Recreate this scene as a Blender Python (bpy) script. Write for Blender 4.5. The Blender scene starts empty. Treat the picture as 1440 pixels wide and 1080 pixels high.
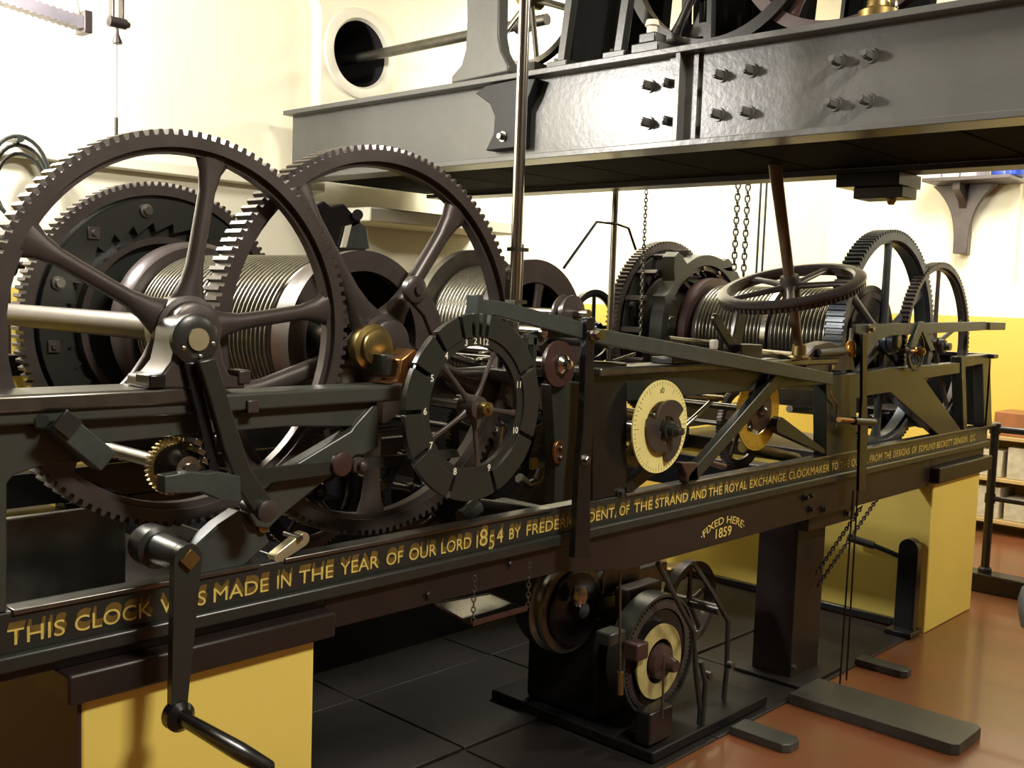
import bpy, math, random
from mathutils import Vector, Matrix
from mathutils.geometry import tessellate_polygon
random.seed(7)
S = bpy.context.scene
COL = S.collection
PI = math.pi
# ------------------------------------------------------------------ camera
F = 1468.0
CAM = Vector((0.0, -1.8, 1.48))
vx = Vector((1377, 76, -F)); vy = Vector((-1575, 178, -F))
ax = vx.normalized(); ay = (vy - ax * vy.dot(ax)).normalized(); az = ax.cross(ay)
R = Matrix((ax, ay, az))            # camera vector -> world vector
cd = bpy.data.cameras.new('camera'); cam = bpy.data.objects.new('camera', cd); COL.objects.link(cam)
cam.matrix_world = Matrix.Translation(CAM) @ R.to_4x4()
cd.sensor_width = 36; cd.lens = 36 * F / 1440; cd.clip_start = 0.02
S.camera = cam
# ------------------------------------------------------------------ world, light, exposure
w = bpy.data.worlds.new('world'); S.world = w; w.use_nodes = True
w.node_tree.nodes['Background'].inputs[0].default_value = (1, .9, .75, 1)
w.node_tree.nodes['Background'].inputs[1].default_value = 0.02
def area(name, loc, target, size, power, col=(1, .9, .72), size_y=None):
    l = bpy.data.lights.new(name, 'AREA'); l.energy = power; l.size = size; l.color = col
    if size_y: l.shape = 'RECTANGLE'; l.size_y = size_y
    o = bpy.data.objects.new(name, l); COL.objects.link(o); o.location = loc
    o.rotation_euler = (Vector(target) - Vector(loc)).to_track_quat('-Z', 'Y').to_euler()
    return o
def bulb(name, loc, power, col, rad=.1):
    l = bpy.data.lights.new(name, 'POINT'); l.energy = power; l.color = col; l.shadow_soft_size = rad
    o = bpy.data.objects.new(name, l); COL.objects.link(o); o.location = loc
bulb('lamp_by_left_wall', (0.75, 1.45, 2.45), 215, (1, .96, .92), .12)
area('lamp_behind_girder', (4.5, 1.2, 2.8), (4.8, 2.0, 1.7), .7, 85, (1, .95, .82))
area('lamp_by_end_wall', (6.2, .4, 3.1), (7.5, .6, 1.6), .7, 85, (1, .94, .82))
area('ceiling_lamp_front', (1.6, -2.6, 3.6), (1.8, -.1, .4), .8, 122, (1, .93, .8), .4)
area('ceiling_lamp_right', (4.9, -2.6, 3.4), (4.9, -.1, .2), .7, 84, (1, .92, .76), .4)
S.view_settings.view_transform = 'Standard'
S.view_settings.look = 'None'
S.view_settings.gamma = 1
S.view_settings.use_curve_mapping = False
S.view_settings.exposure = 0.0

# ------------------------------------------------------------------ measuring helpers (real planes of the room)
def ray(px, py): return R @ Vector((px - 720, 540 - py, -F))
def at(px, py, Y=0.0):
    r = ray(px, py); return CAM + r * ((Y - CAM.y) / r.y)
def atX(px, py, X):
    r = ray(px, py); return CAM + r * (X / r.x)
def atZ(px, py, Z):
    r = ray(px, py); return CAM + r * ((Z - CAM.z) / r.z)
def xz(pts, Y=0.0): return [(at(a, b, Y).x, at(a, b, Y).z) for a, b in pts]
def yz(pts, X): return [(atX(a, b, X).y, atX(a, b, X).z) for a, b in pts]

# ------------------------------------------------------------------ materials
def mat(name, col, rough=.4, metal=0., bump=.15, scale=30., var=.25, spec=.5, col2=None, coat=0):
    m = bpy.data.materials.new(name); m.use_nodes = True; nt = m.node_tree; b = nt.nodes['Principled BSDF']
    tc = nt.nodes.new('ShaderNodeTexCoord')
    n = nt.nodes.new('ShaderNodeTexNoise'); n.inputs['Scale'].default_value = scale; n.inputs['Detail'].default_value = 5
    nt.links.new(tc.outputs['Object'], n.inputs['Vector'])
    mx = nt.nodes.new('ShaderNodeMixRGB')
    c2 = col2 or tuple(c * (1 - var) for c in col)
    mx.inputs[1].default_value = (*col, 1); mx.inputs[2].default_value = (*c2, 1)
    rp = nt.nodes.new('ShaderNodeValToRGB'); rp.color_ramp.elements[0].position = .35; rp.color_ramp.elements[1].position = .7
    nt.links.new(n.outputs['Fac'], rp.inputs[0]); nt.links.new(rp.outputs[0], mx.inputs[0])
    nt.links.new(mx.outputs[0], b.inputs['Base Color'])
    b.inputs['Roughness'].default_value = rough; b.inputs['Metallic'].default_value = metal
    b.inputs['Specular IOR Level'].default_value = spec; b.inputs['Coat Weight'].default_value = coat
    if bump:
        n2 = nt.nodes.new('ShaderNodeTexNoise'); n2.inputs['Scale'].default_value = scale * 5; n2.inputs['Detail'].default_value = 3
        nt.links.new(tc.outputs['Object'], n2.inputs['Vector'])
        bp = nt.nodes.new('ShaderNodeBump'); bp.inputs['Strength'].default_value = bump; bp.inputs['Distance'].default_value = .002
        nt.links.new(n2.outputs['Fac'], bp.inputs['Height']); nt.links.new(bp.outputs[0], b.inputs['Normal'])
    return m
def wallmat():
    m = mat('wall_paint', (.84, .80, .62), .55, bump=.1, scale=3, var=.06)
    nt = m.node_tree; b = nt.nodes['Principled BSDF']
    g = nt.nodes.new('ShaderNodeNewGeometry'); sp = nt.nodes.new('ShaderNodeSeparateXYZ'); nt.links.new(g.outputs['Position'], sp.inputs[0])
    lt = nt.nodes.new('ShaderNodeMath'); lt.operation = 'LESS_THAN'; lt.inputs[1].default_value = 1.45; nt.links.new(sp.outputs['Z'], lt.inputs[0])
    mx = nt.nodes.new('ShaderNodeMixRGB'); old = b.inputs['Base Color'].links[0].from_socket
    nt.links.new(lt.outputs[0], mx.inputs[0]); nt.links.new(old, mx.inputs[1]); mx.inputs[2].default_value = (.58, .44, .085, 1)
    nt.links.new(mx.outputs[0], b.inputs['Base Color']); return m
def lino():
    m = mat('red_lino', (.20, .064, .026), .3, bump=.05, scale=3.5, col2=(.15, .072, .026), coat=.15); return m
WALL = wallmat(); LINO = lino()
IRON = mat('wheel_iron_brown', (.075, .060, .056), .36, .35, .1, 14, .25)
IRON2 = mat('dark_frame_paint', (.024, .023, .022), .3, .0, .12, 12, .3, col2=(.022, .028, .022))
LEFTRAIL = mat('left_rail_paint', (.058, .058, .052), .33, .1, .15, 12, .3, col2=(.045, .055, .043))  # frame paint of the left bay, lighter and greener than the rest
VOID = mat('matt_black', (.007, .007, .008), .5, 0, .05, 20, .3, spec=.3)  # used for dark fill sheets as well as machine bodies
DEADBLACK = mat('sheenless_black', (.006, .006, .006), .9, 0, .05, 20, .3, spec=.08)  # flat black with almost no sheen
BLACK = mat('black_enamel', (.012, .011, .012), .22, 0, .05, 20, .3)
BROWNB = mat('brown_beam_paint', (.020, .013, .012), .42, 0, .1, 10, .3)
GIRD = mat('grey_girder_paint', (.10, .10, .095), .31, 0, .35, 9, .12)
ROPE = mat('greased_rope', (.23, .22, .18), .24, .85, .0, 60, .3)
STEEL = mat('bright_steel', (.5, .48, .44), .18, 1, .03, 20, .15)
DSTEEL = mat('dull_steel', (.2, .19, .17), .3, .9, .05, 20, .3)
BRASS = mat('brass', (.30, .22, .08), .36, .9, .05, 20, .25)
COPPER = mat('copper_brass', (.34, .17, .06), .32, .9, .05, 20, .25)
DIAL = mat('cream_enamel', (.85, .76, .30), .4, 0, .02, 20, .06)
GOLD = mat('yellow_lettering', (.72, .56, .14), .5, 0, 0, 60, .25)
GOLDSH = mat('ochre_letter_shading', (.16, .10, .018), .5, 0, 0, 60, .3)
YEL = mat('yellow_plinth_paint', (.86, .68, .15), .5, 0, .08, 4, .05)
REDB = mat('red_brown_paint', (.052, .026, .023), .35, 0, .05, 20, .2)
GREENG = mat('green_grey_paint', (.05, .06, .056), .35, 0, .1, 25, .25)
WHITE = mat('white_paint', (.75, .72, .6), .5, 0, .03, 10, .05)
PLATE = mat('chequer_grey_plate', (.020, .017, .016), .5, .1, .3, 6, .3)
BLUE = mat('blue_plastic', (.02, .05, .3), .2, 0, 0, 10, .3)
LILAC = mat('pale_grey_card', (.35, .32, .36), .5, 0, 0, 14, .3)
ORANGE = mat('orange_glass', (.6, .25, .03), .15, .3, 0, 20, .2)
CLOTH = mat('pale_grey_cloth', (.36, .40, .44), .8, 0, .3, 20, .1)
PAPER = mat('packets_off_white', (.55, .50, .36), .6, 0, .1, 14, .35)

# ------------------------------------------------------------------ geometry helpers
class M:
    def __init__(s): s.v = []; s.f = []
    def add(s, v, f):
        n = len(s.v); s.v += [Vector(p) for p in v]; s.f += [[i + n for i in q] for q in f]; return s
    def box(s, a, b, rot=None, piv=None):
        x0, y0, z0 = a; x1, y1, z1 = b
        v = [Vector(p) for p in ((x0,y0,z0),(x1,y0,z0),(x1,y1,z0),(x0,y1,z0),(x0,y0,z1),(x1,y0,z1),(x1,y1,z1),(x0,y1,z1))]
        if rot is not None:
            c = Vector(piv) if piv else (Vector(a) + Vector(b)) / 2
            v = [rot @ (p - c) + c for p in v]
        return s.add(v, [(0,3,2,1),(4,5,6,7),(0,1,5,4),(1,2,6,5),(2,3,7,6),(3,0,4,7)])
    def plate(s, outer, holes=(), y0=0., y1=.02, plane='y'):
        """polygon with holes, extruded; plane y: (x,z) points; plane x: (y,z); plane z: (x,y)"""
        P = {'y': lambda u, v, t: (u, t, v), 'x': lambda u, v, t: (t, u, v), 'z': lambda u, v, t: (u, v, t)}[plane]
        loops = [list(outer)] + [list(h) for h in holes]
        tri = tessellate_polygon([[Vector((u, v, 0)) for u, v in l] for l in loops])
        flat = [p for l in loops for p in l]; n = len(flat)
        v = [P(u, q, y0) for u, q in flat] + [P(u, q, y1) for u, q in flat]
        f = [tuple(t) for t in tri] + [tuple(i + n for i in reversed(t)) for t in tri]
        k = 0
        for l in loops:
            m = len(l)
            f += [(k + i, k + (i + 1) % m, k + (i + 1) % m + n, k + i + n) for i in range(m)]
            k += m
        s.fix = True
        return s.add(v, f)
    def lathe(s, o, axis, prof, seg=32):
        o = Vector(o); a = Vector(axis).normalized()
        u = a.orthogonal().normalized(); t = a.cross(u)
        v = []; f = []
        for r, h in prof:
            for i in range(seg):
                g = 2 * PI * i / seg; v.append(o + a * h + (u * math.cos(g) + t * math.sin(g)) * max(r, 1e-5))
        for j in range(len(prof) - 1):
            for i in range(seg):
                k = (i + 1) % seg
                f.append((j * seg + i, j * seg + k, (j + 1) * seg + k, (j + 1) * seg + i))
        f.append(tuple(reversed(range(seg)))); L = (len(prof) - 1) * seg; f.append(tuple(L + i for i in range(seg)))
        return s.add(v, f)
    def cyl(s, a, b, r, r2=None, seg=20):
        a = Vector(a); b = Vector(b); L = (b - a).length
        return s.lathe(a, b - a, [(r, 0), (r if r2 is None else r2, L)], seg)
    def ring(s, o, axis, ro, ri, h0, h1, seg=48):
        v = []; o = Vector(o); a = Vector(axis).normalized(); u = a.orthogonal().normalized(); t = a.cross(u)
        pr = [(ro, h0), (ro, h1), (ri, h1), (ri, h0)]; f = []
        for i in range(seg):
            g = 2 * PI * i / seg; d = u * math.cos(g) + t * math.sin(g)
            for r, h in pr: v.append(o + a * h + d * r)
        for i in range(seg):
            k = (i + 1) % seg
            for j in range(4):
                l = (j + 1) % 4; f.append((i * 4 + j, k * 4 + j, k * 4 + l, i * 4 + l))
        return s.add(v, f)
    def tube(s, pts, r, seg=8, closed=False):
        pts = [Vector(p) for p in pts]; n = len(pts); v = []; f = []
        pu = None
        for i, p in enumerate(pts):
            if closed: d = pts[(i + 1) % n] - pts[i - 1]
            else: d = pts[min(i + 1, n - 1)] - pts[max(i - 1, 0)]
            d.normalize()
            u = d.orthogonal().normalized() if pu is None else (pu - d * pu.dot(d)).normalized()
            pu = u; t = d.cross(u); rr = r[i] if isinstance(r, (list, tuple)) else r
            for j in range(seg):
                g = 2 * PI * j / seg; v.append(p + (u * math.cos(g) + t * math.sin(g)) * rr)
        m = n if closed else n - 1
        for i in range(m):
            for j in range(seg):
                k = (j + 1) % seg; q = (i + 1) % n
                f.append((i * seg + j, i * seg + k, q * seg + k, q * seg + j))
        if not closed: f.append(tuple(reversed(range(seg)))); f.append(tuple((n - 1) * seg + j for j in range(seg)))
        return s.add(v, f)
    def spoke(s, c, ang, r0, r1, w0, wm, w1, d, seg=12, U=Vector((1,0,0)), V=Vector((0,0,1)), W=Vector((0,1,0))):
        """cast spoke with elliptical section, flared at both ends"""
        c = Vector(c); D = U * math.cos(ang) + V * math.sin(ang); T = -U * math.sin(ang) + V * math.cos(ang)
        N = 9; v = []; f = []
        for i in range(N):
            q = i / (N - 1); r = r0 + (r1 - r0) * q
            wd = wm + (w0 - wm) * max(0, 1 - q * 3.2) ** 2 + (w1 - wm) * max(0, (q - .72) / .28) ** 2.2
            for j in range(seg):
                g = 2 * PI * j / seg
                v.append(c + D * r + T * wd * math.cos(g) + W * d * (1.15 - .3 * q) * math.sin(g))
        for i in range(N - 1):
            for j in range(seg):
                k = (j + 1) % seg; f.append((i * seg + j, i * seg + k, (i + 1) * seg + k, (i + 1) * seg + j))
        f.append(tuple(range(seg))); f.append(tuple((N - 1) * seg + j for j in range(seg)))
        return s.add(v, f)
    def hexnut(s, o, axis, r, h, seg=6):
        s.lathe(o, axis, [(r * 1.45, 0), (r * 1.45, h * .2)], 16)
        return s.lathe(o, axis, [(r, h * .2), (r, h), (r * .8, h * 1.12)], seg)
def gear_outline(cx, cz, R_, n, td, ph=0.):
    o = []
    for i in range(n):
        for fr, r in ((.0, R_ - td), (.28, R_ - td), (.40, R_), (.78, R_), (.9, R_ - td)):
            g = ph + 2 * PI * (i + fr) / n; o.append((cx + r * math.cos(g), cz + r * math.sin(g)))
    return o
def circle(cx, cz, r, n=64): return [(cx + r * math.cos(2 * PI * i / n), cz + r * math.sin(2 * PI * i / n)) for i in range(n)]
def bar2(p, q, wd, w2=None, rnd=5):
    """2d bar outline with rounded ends between p and q"""
    (x0, z0), (x1, z1) = p, q; a = math.atan2(z1 - z0, x1 - x0); w2 = wd if w2 is None else w2; o = []
    for i in range(rnd + 1):
        g = a + PI / 2 + PI * i / rnd; o.append((x0 + wd / 2 * math.cos(g), z0 + wd / 2 * math.sin(g)))
    for i in range(rnd + 1):
        g = a - PI / 2 + PI * i / rnd; o.append((x1 + w2 / 2 * math.cos(g), z1 + w2 / 2 * math.sin(g)))
    return o

def makemesh(name, m, mt, origin):
    me = bpy.data.meshes.new(name); me.from_pydata([tuple(p - origin) for p in m.v], [], m.f)
    me.materials.append(mt)
    import bmesh
    bm = bmesh.new(); bm.from_mesh(me); bmesh.ops.recalc_face_normals(bm, faces=bm.faces); bm.to_mesh(me); bm.free()
    me.shade_smooth(); me.set_sharp_from_angle(angle=math.radians(38)); me.update()
    return me
class Thing:
    def __init__(s, name, label=None, cat=None, group=None, kind=None):
        s.name, s.label, s.cat, s.group, s.kind, s.parts = name, label, cat, group, kind, []
    def part(s, name, m, mt, bevel=0, label=None, kind=None, parent=None, mesh=None):
        e = dict(name=name, m=m, mt=mt, bevel=bevel, label=label, kind=kind, sub=[])
        (parent['sub'] if parent else s.parts).append(e); return e
    def done(s):
        allv = [p for e in s.parts for q in [e] + e['sub'] for p in q['m'].v]
        lo = Vector([min(p[i] for p in allv) for i in range(3)]); hi = Vector([max(p[i] for p in allv) for i in range(3)])
        o = Vector(((lo.x + hi.x) / 2, (lo.y + hi.y) / 2, lo.z))
        single = len(s.parts) == 1 and not s.parts[0]['sub']
        def mk(e, par, nm):
            ob = bpy.data.objects.new(nm, makemesh(nm, e['m'], e['mt'], o)); COL.objects.link(ob)
            if e['bevel']:
                b = ob.modifiers.new('bevel', 'BEVEL'); b.width = e['bevel']; b.segments = 2; b.limit_method = 'ANGLE'; b.angle_limit = math.radians(40)
            if par is not None: ob.parent = par
            if e['label']: ob['label'] = e['label']
            if e['kind']: ob['kind'] = e['kind']
            for q in e['sub']: mk(q, ob, q['name'])
            return ob
        if single: root = mk(s.parts[0], None, s.name); root.location = o
        else:
            root = bpy.data.objects.new(s.name, None); root.empty_display_size = .05; COL.objects.link(root); root.location = o
            for e in s.parts: mk(e, root, e['name'])
        if s.label: root['label'] = s.label
        if s.cat: root['category'] = s.cat
        if s.group: root['group'] = s.group
        if s.kind: root['kind'] = s.kind
        s.root = root; return root
def simple(name, m, mt, label, cat, group=None, bevel=0, kind=None):
    t = Thing(name, label, cat, group, kind); t.part(name, m, mt, bevel); return t.done()
def struct(name, m, mt, bevel=0):
    t = Thing(name, kind='structure'); t.part(name, m, mt, bevel); return t.done()

# ================================================================== SETTING
YW = 2.0; XE = 7.6
fl = Thing('floor', kind='structure')
fl.part('lino', M().plate([(-3, -4.5), (XE, -4.5), (XE, YW + .1), (-3, YW + .1)], [], -.1, 0, 'z'), LINO)
# dark iron plates let into the floor behind the frame line, laid with open joints
xs = [1.34, 1.62, 2.32, 3.02, 3.66, 4.7]; ys = [0.0, .52, 1.08, 1.55, 1.98]
for i in range(len(xs) - 1):
    for j in range(len(ys) - 1):
        g = .004; z = .008 + .003 * ((i * 3 + j * 2) % 3)
        fl.part('floor_plate', M().box((xs[i] + g, ys[j] + g, .0005), (xs[i + 1] - g, ys[j + 1] - g, z)), PLATE, .003)
fl.done()
def rrect(x0, z0, x1, z1, r, n=8):
    o = []
    for cx, cz, a in ((x1 - r, z1 - r, 0), (x0 + r, z1 - r, 90), (x0 + r, z0 + r, 180), (x1 - r, z0 + r, 270)):
        for i in range(n + 1):
            g = math.radians(a + 90 * i / n); o.append((cx + r * math.cos(g), cz + r * math.sin(g)))
    return o
hc = at(506, 76, YW)
wb = Thing('wall_back', kind='structure')
wb.part('plaster_face', M().plate([(-3, 0), (XE, 0), (XE, 4), (-3, 4)],
        [rrect(-.6, 1.95, 2.79, 2.78, .12), circle(hc.x, hc.z, .145, 48)], YW, YW + .07), WALL)
wb.part('recess_plaster', M().box((-.8, YW + .07, 1.8), (2.9, YW + .12, 2.9)), WALL)
wb.part('hole_moulding', M().lathe((hc.x, YW + .001, hc.z), (0, -1, 0), [(.145, -.05), (.145, .0), (.155, .016), (.175, .018), (.195, .012), (.20, 0)], 48), WHITE)
BORE = mat('black_bore', (.015, .012, .016), .8, 0, 0)
wb.part('bore', M().lathe((hc.x, YW + .5, hc.z), (0, -1, 0), [(.144, 0), (.144, .499)], 40), BORE)
for e in wb.parts[2:]:
    e['m'].f = [q for q in e['m'].f if len(q) == 4] + ([] if e['name'] != 'bore' else [e['m'].f[-2]])
wb.done()
struct('trim_1', M().box((-.6, YW - .05, 1.90), (2.79, YW, 1.945)), WALL, .006)
struct('trim_2', M().box((2.82, YW - .32, 1.775), (3.75, YW, 1.835)), WALL, .008)
wr = Thing('wall_right', kind='structure')
c1 = atX(1424, 414, XE)
wr.part('plaster_face', M().plate([(-4.5, 0), (YW, 0), (YW, 4), (-4.5, 4)], [rrect(c1.y - 1.6, c1.z, c1.y, 3.0, .1)], XE, XE + .06, 'x'), WALL)
wr.part('recess_plaster', M().box((XE + .06, c1.y - 1.8, c1.z - .1), (XE + .1, c1.y + .2, 3.2)), WALL)
wr.done()
UNSEENWALL = mat('unseen_wall_dark_brown', (.16, .10, .05), .5, 0, .1, 6, .3); DIM = mat('unseen_ceiling_dull', (.36, .33, .26), .6, 0, .05, 5, .1)  # unseen walls and ceiling, colours darkened to cut bounced light
struct('wall_left', M().box((-3.1, -4.5, 0), (-3, YW, 4)), UNSEENWALL)
struct('wall_front', M().box((-3, -4.6, 0), (XE, -4.5, 4)), UNSEENWALL)
struct('ceiling', M().box((-3.1, -4.6, 4), (XE + .1, YW + .1, 4.1)), DIM)

# ================================================================== PLINTHS
def plinth(x0, x1, top, lab, capx0, capx1, ctop, y1=1.42):
    t = Thing('plinth', lab, 'plinth')
    t.part('body', M().box((x0, -.015, .0), (x1, y1, top)), YEL, .006)
    t.part('cap_slab', M().box((capx0, -.04, top), (capx1, y1 + .03, ctop)), BROWNB, .006, 'dark brown slab')
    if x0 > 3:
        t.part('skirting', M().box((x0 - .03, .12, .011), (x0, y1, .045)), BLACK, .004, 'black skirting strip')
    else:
        t.part('dark_side_sheet', M().box((x0 - .008, -.012, .001), (x0 - .0005, y1, top - .001)), mat('dark_side_brown', (.035, .016, .010), .5, 0, .1, 8, .3), label='dark brown left side')  # thin dark brown sheet added over the plinth's left side
    return t.done()
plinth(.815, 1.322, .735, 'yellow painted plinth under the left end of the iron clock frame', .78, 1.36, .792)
plinth(4.745, 5.33, .700, 'yellow painted plinth under the right end of the clock frame', 4.74, 5.42, .792 - .02)

# ================================================================== CLOCK FRAME
fr = Thing('clock_frame', 'long black cast iron clock frame with yellow painted inscription along its lower rail', 'clock frame')
lower = fr.part('lower_rail', M().box((.66, -.0, .84), (5.44, .05, .915)), IRON2, .004)
fr.part('rail_bead', M().box((.66, -.016, .812), (5.44, .06, .8425)), IRON2, .006)
fr.part('support_beam', M().plate([(1.362, .737), (2.15, .732), (2.45, .685), (4.738, .685), (4.738, .812), (1.362, .812)], [], .005, .07).box((.66, .004, .7925), (1.362, .07, .812)).box((4.738, .004, .7725), (5.42, .07, .812)), BROWNB, .003, 'dark brown beam')
fr.part('rail_lip', M().box((.70, -.006, .909), (1.19, .03, .9185)).box((2.43, -.006, .909), (2.66, .03, .9185)).box((1.25, -.006, .909), (2.10, .03, .9185)).box((2.75, -.006, .909), (5.30, .03, .9185)), DSTEEL, .002, 'bright steel edge')  # lighter steel strips along the top of the lower rail
# upper rails
fr.part('upper_flange', M().box((.62, -.022, 1.236), (1.545, .07, 1.272)), LEFTRAIL, .006)
fr.part('flange_cover', M().box((.60, -.03, 1.258), (1.035, .09, 1.289)), DSTEEL, .006, 'shiny top plate')  # steel plate where the lamp's reflection brightens the flange
fr.part('upper_web', M().plate(xz([(-12, 598), (552, 553), (530, 566), (527, 600), (400, 600), (240, 614), (128, 626), (115, 650), (60, 655), (20, 668), (10, 680), (10, 862), (-12, 866)]), [], .0, .04), LEFTRAIL, .003)
fr.part('brace', M().plate(xz([(528, 562), (530, 628), (508, 640), (498, 640), (392, 726), (376, 742), (356, 740), (346, 722), (362, 694), (408, 655), (490, 606), (496, 597)]), [], -.008, .03), LEFTRAIL, .004)
# second and third bays
fr.part('stile', M().plate(xz([(833, 508), (882, 510), (881, 704), (833, 722)]), [], .0, .05), BLACK, .004)
fr.part('upper_flange', M().box((2.26, -.025, 1.268), (3.70, .08, 1.292)), DSTEEL, .006, 'bright upper edge')  # flange in lighter steel than the web below it
fr.part('upper_web', M().box((2.41, .0, 1.19), (3.70, .04, 1.268)), IRON2, .003)
fr.part('brace', M().plate(bar2(at(1088, 528).xz[:], at(962, 672).xz[:], .05), [], -.03, .0), IRON2, .004)
fr.part('brace_foot', M().plate(xz([(955, 650), (978, 650), (978, 668), (980, 674), (962, 677), (962, 668)], -.02), [], -.03, .0), REDB, .004)
fr.part('brace', M().plate(bar2(at(1098, 598).xz[:], at(1166, 676).xz[:], .06), [], .0, .03), IRON2, .004)
fr.part('brace', M().plate(bar2(at(940, 640).xz[:], at(884, 692).xz[:], .05), [], .0, .03), BLACK, .004)
fr.part('stile', M().plate(xz([(1160, 528), (1203, 524), (1203, 640), (1160, 650)]), [], -.005, .05), IRON2, .004)
fr.part('upper_web', M().plate(xz([(1203, 526), (1250, 517), (1350, 510), (1350, 525), (1300, 533), (1350, 640), (1345, 648), (1318, 642), (1252, 552), (1203, 560)]), [], .0, .045), IRON2, .004)
fr.part('end_stile', M().plate(xz([(1352, 502), (1392, 498), (1392, 640), (1352, 650)]), [xz([(1358, 516), (1382, 512), (1382, 632), (1358, 640)])], .0, .05), IRON2, .004)
fr.part('end_panel', M().box((5.385, .0, .915), (5.42, 1.35, 1.27)).box((5.36, -.03, 1.255), (5.43, 1.35, 1.277)), BLACK, .004)
# rear frame
fr.part('rear_rail', M().box((.66, 1.30, .812), (5.42, 1.36, .915)).box((.66, 1.30, 1.20), (5.38, 1.36, 1.262)).box((1.362, 1.30, .70), (4.738, 1.36, .812)), BLACK, .004)
fr.part('rear_stile', M().box((.66, 1.30, .915), (.74, 1.36, 1.2)), BLACK)
fr.part('rear_stile', M().box((3.75, 1.30, .915), (3.85, 1.36, 1.2)), BLACK)
for a_, b_ in (((1.40, .07, .74), (1.48, 1.30, .85)), ((2.28, .07, .74), (2.36, 1.30, .85)), ((3.7, .07, .70), (3.8, 1.30, .84)), ((.60, -.01, .915), (.66, 1.36, 1.27))):
    fr.part('cross_beam', M().box(a_, b_), BLACK, .004)
fr.part('rear_dark_fill', M().box((1.5, 1.31, .917), (3.74, 1.325, 1.199)), VOID)  # dark fill added so the bright wall does not show through the works
fr.part('rear_dark_fill', M().box((1.37, 1.37, .015), (3.98, 1.385, .90)), VOID)  # dark fill added below the frame, down to the floor
for px, py in ((872, 692), (1133, 700), (1158, 716), (1140, 716)):
    p = at(px, py, -.001); fr.part('bolt', M().hexnut((p.x, -.0005, p.z), (0, -1, 0), .010, .012), IRON2)
for px, py in ((715, 792), (600, 835), (1140, 697)):
    p = at(px, py, .005); fr.part('bolt', M().hexnut((p.x, .005, p.z), (0, -1, 0), .008, .010), BROWNB)

# lettering --------------------------------------------------------
def text_m(txt, x0, x1, z0, h, y, thick=.0008, bold=.0, rot=0, arc=None):
    c = bpy.data.curves.new('t', 'FONT'); c.body = txt; c.size = 1; c.offset = bold; c.extrude = .0
    c.resolution_u = 4
    o = bpy.data.objects.new('t', c); me = o.to_mesh()
    vs = [v.co.copy() for v in me.vertices]; fs = [tuple(p.vertices) for p in me.polygons]
    o.to_mesh_clear(); bpy.data.objects.remove(o); bpy.data.curves.remove(c)
    ax0 = min(v.x for v in vs); ax1 = max(v.x for v in vs)
    hh = .69
    m = M(); k = (x1 - x0) / (ax1 - ax0); q = h / hh
    if len(txt) <= 2 and k > q * 1.05: xm = (x0 + x1) / 2; k = q * .95; x0 = xm - (ax1 - ax0) * k / 2
    out = [Vector((x0 + (v.x - ax0) * k, y, z0 + v.y * q)) for v in vs]
    if arc:
        cx, R0, cz = arc
        out = [Vector((cx + (R0 + p.z - z0) * math.sin((p.x - cx) / R0), y, cz + (R0 + p.z - z0) * math.cos((p.x - cx) / R0) - R0)) for p in out]
    if rot:
        cx, cz = (x0 + x1) / 2, z0 + h / 2; cc, ss = math.cos(rot), math.sin(rot)
        out = [Vector((cx + (p.x - cx) * cc - (p.z - cz) * ss, y, cz + (p.x - cx) * ss + (p.z - cz) * cc)) for p in out]
    m.add(out, fs); return m
words = [('THIS', 10, 91), ('CLOCK', 105, 213), ('WAS', 225, 289), ('MADE', 300, 377), ('IN', 388, 410), ('THE', 420, 468), ('YEAR', 478, 532),
 ('OF', 543, 566), ('OUR', 575, 613), ('LORD', 620, 662), ('BY', 714, 733), ('FREDERICK', 740, 821), ('DENT,', 827, 866), ('OF', 869, 886),
 ('THE', 891, 917), ('STRAND', 921, 967), ('AND', 971, 993), ('THE', 996, 1015), ('ROYAL', 1019, 1050), ('EXCHANGE,', 1054, 1106), ('CLOCKMAKER', 1109, 1166),
 ('TO', 1169, 1178), ('THE', 1181, 1194), ('QUEEN,', 1197, 1220), ('FROM', 1223, 1240), ('THE', 1243, 1253), ('DESIGNS', 1256, 1279), ('OF', 1282, 1289),
 ('EDMUND', 1292, 1315), ('BECKETT', 1317, 1339), ('DENISON', 1341, 1360), ('Q.C.', 1364, 1372)]
def rail_x(px): return at(px, 922 - .2185 * px - 9).x
ZB, HC = .8555, .0285
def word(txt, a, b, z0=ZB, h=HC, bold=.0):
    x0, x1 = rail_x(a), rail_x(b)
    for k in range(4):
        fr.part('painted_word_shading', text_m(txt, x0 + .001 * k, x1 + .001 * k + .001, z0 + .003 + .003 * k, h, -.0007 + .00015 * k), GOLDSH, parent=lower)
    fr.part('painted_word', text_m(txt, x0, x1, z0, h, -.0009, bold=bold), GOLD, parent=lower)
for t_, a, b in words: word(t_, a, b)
word('1', 668, 673, ZB - .004, .033); word('8', 674, 685, ZB - .002, .043); word('5', 686, 696, ZB - .014, .036); word('4', 697, 708, ZB - .003, .036)
sb = fr.parts[2]
p0, p1 = at(986, 752, .004), at(1047, 740, .004)
cxm = (p0.x + p1.x) / 2
fr.part('painted_word', text_m('·FIXED HERE·', p0.x, p1.x, .745, .024, .0042, bold=.012, arc=(cxm, .24, .752)), GOLD, parent=sb)
p0, p1 = at(1006, 762, .004), at(1028, 760, .004)
fr.part('painted_word', text_m('1859', p0.x, p1.x, .708, .032, .0042, bold=.012), GOLD, parent=sb)
for e in fr.parts:
    if e['name'] in ('brace', 'stile', 'upper_web', 'end_stile'):
        for v in e['m'].v: v.z = max(v.z, .9155)
fr.done()

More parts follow.
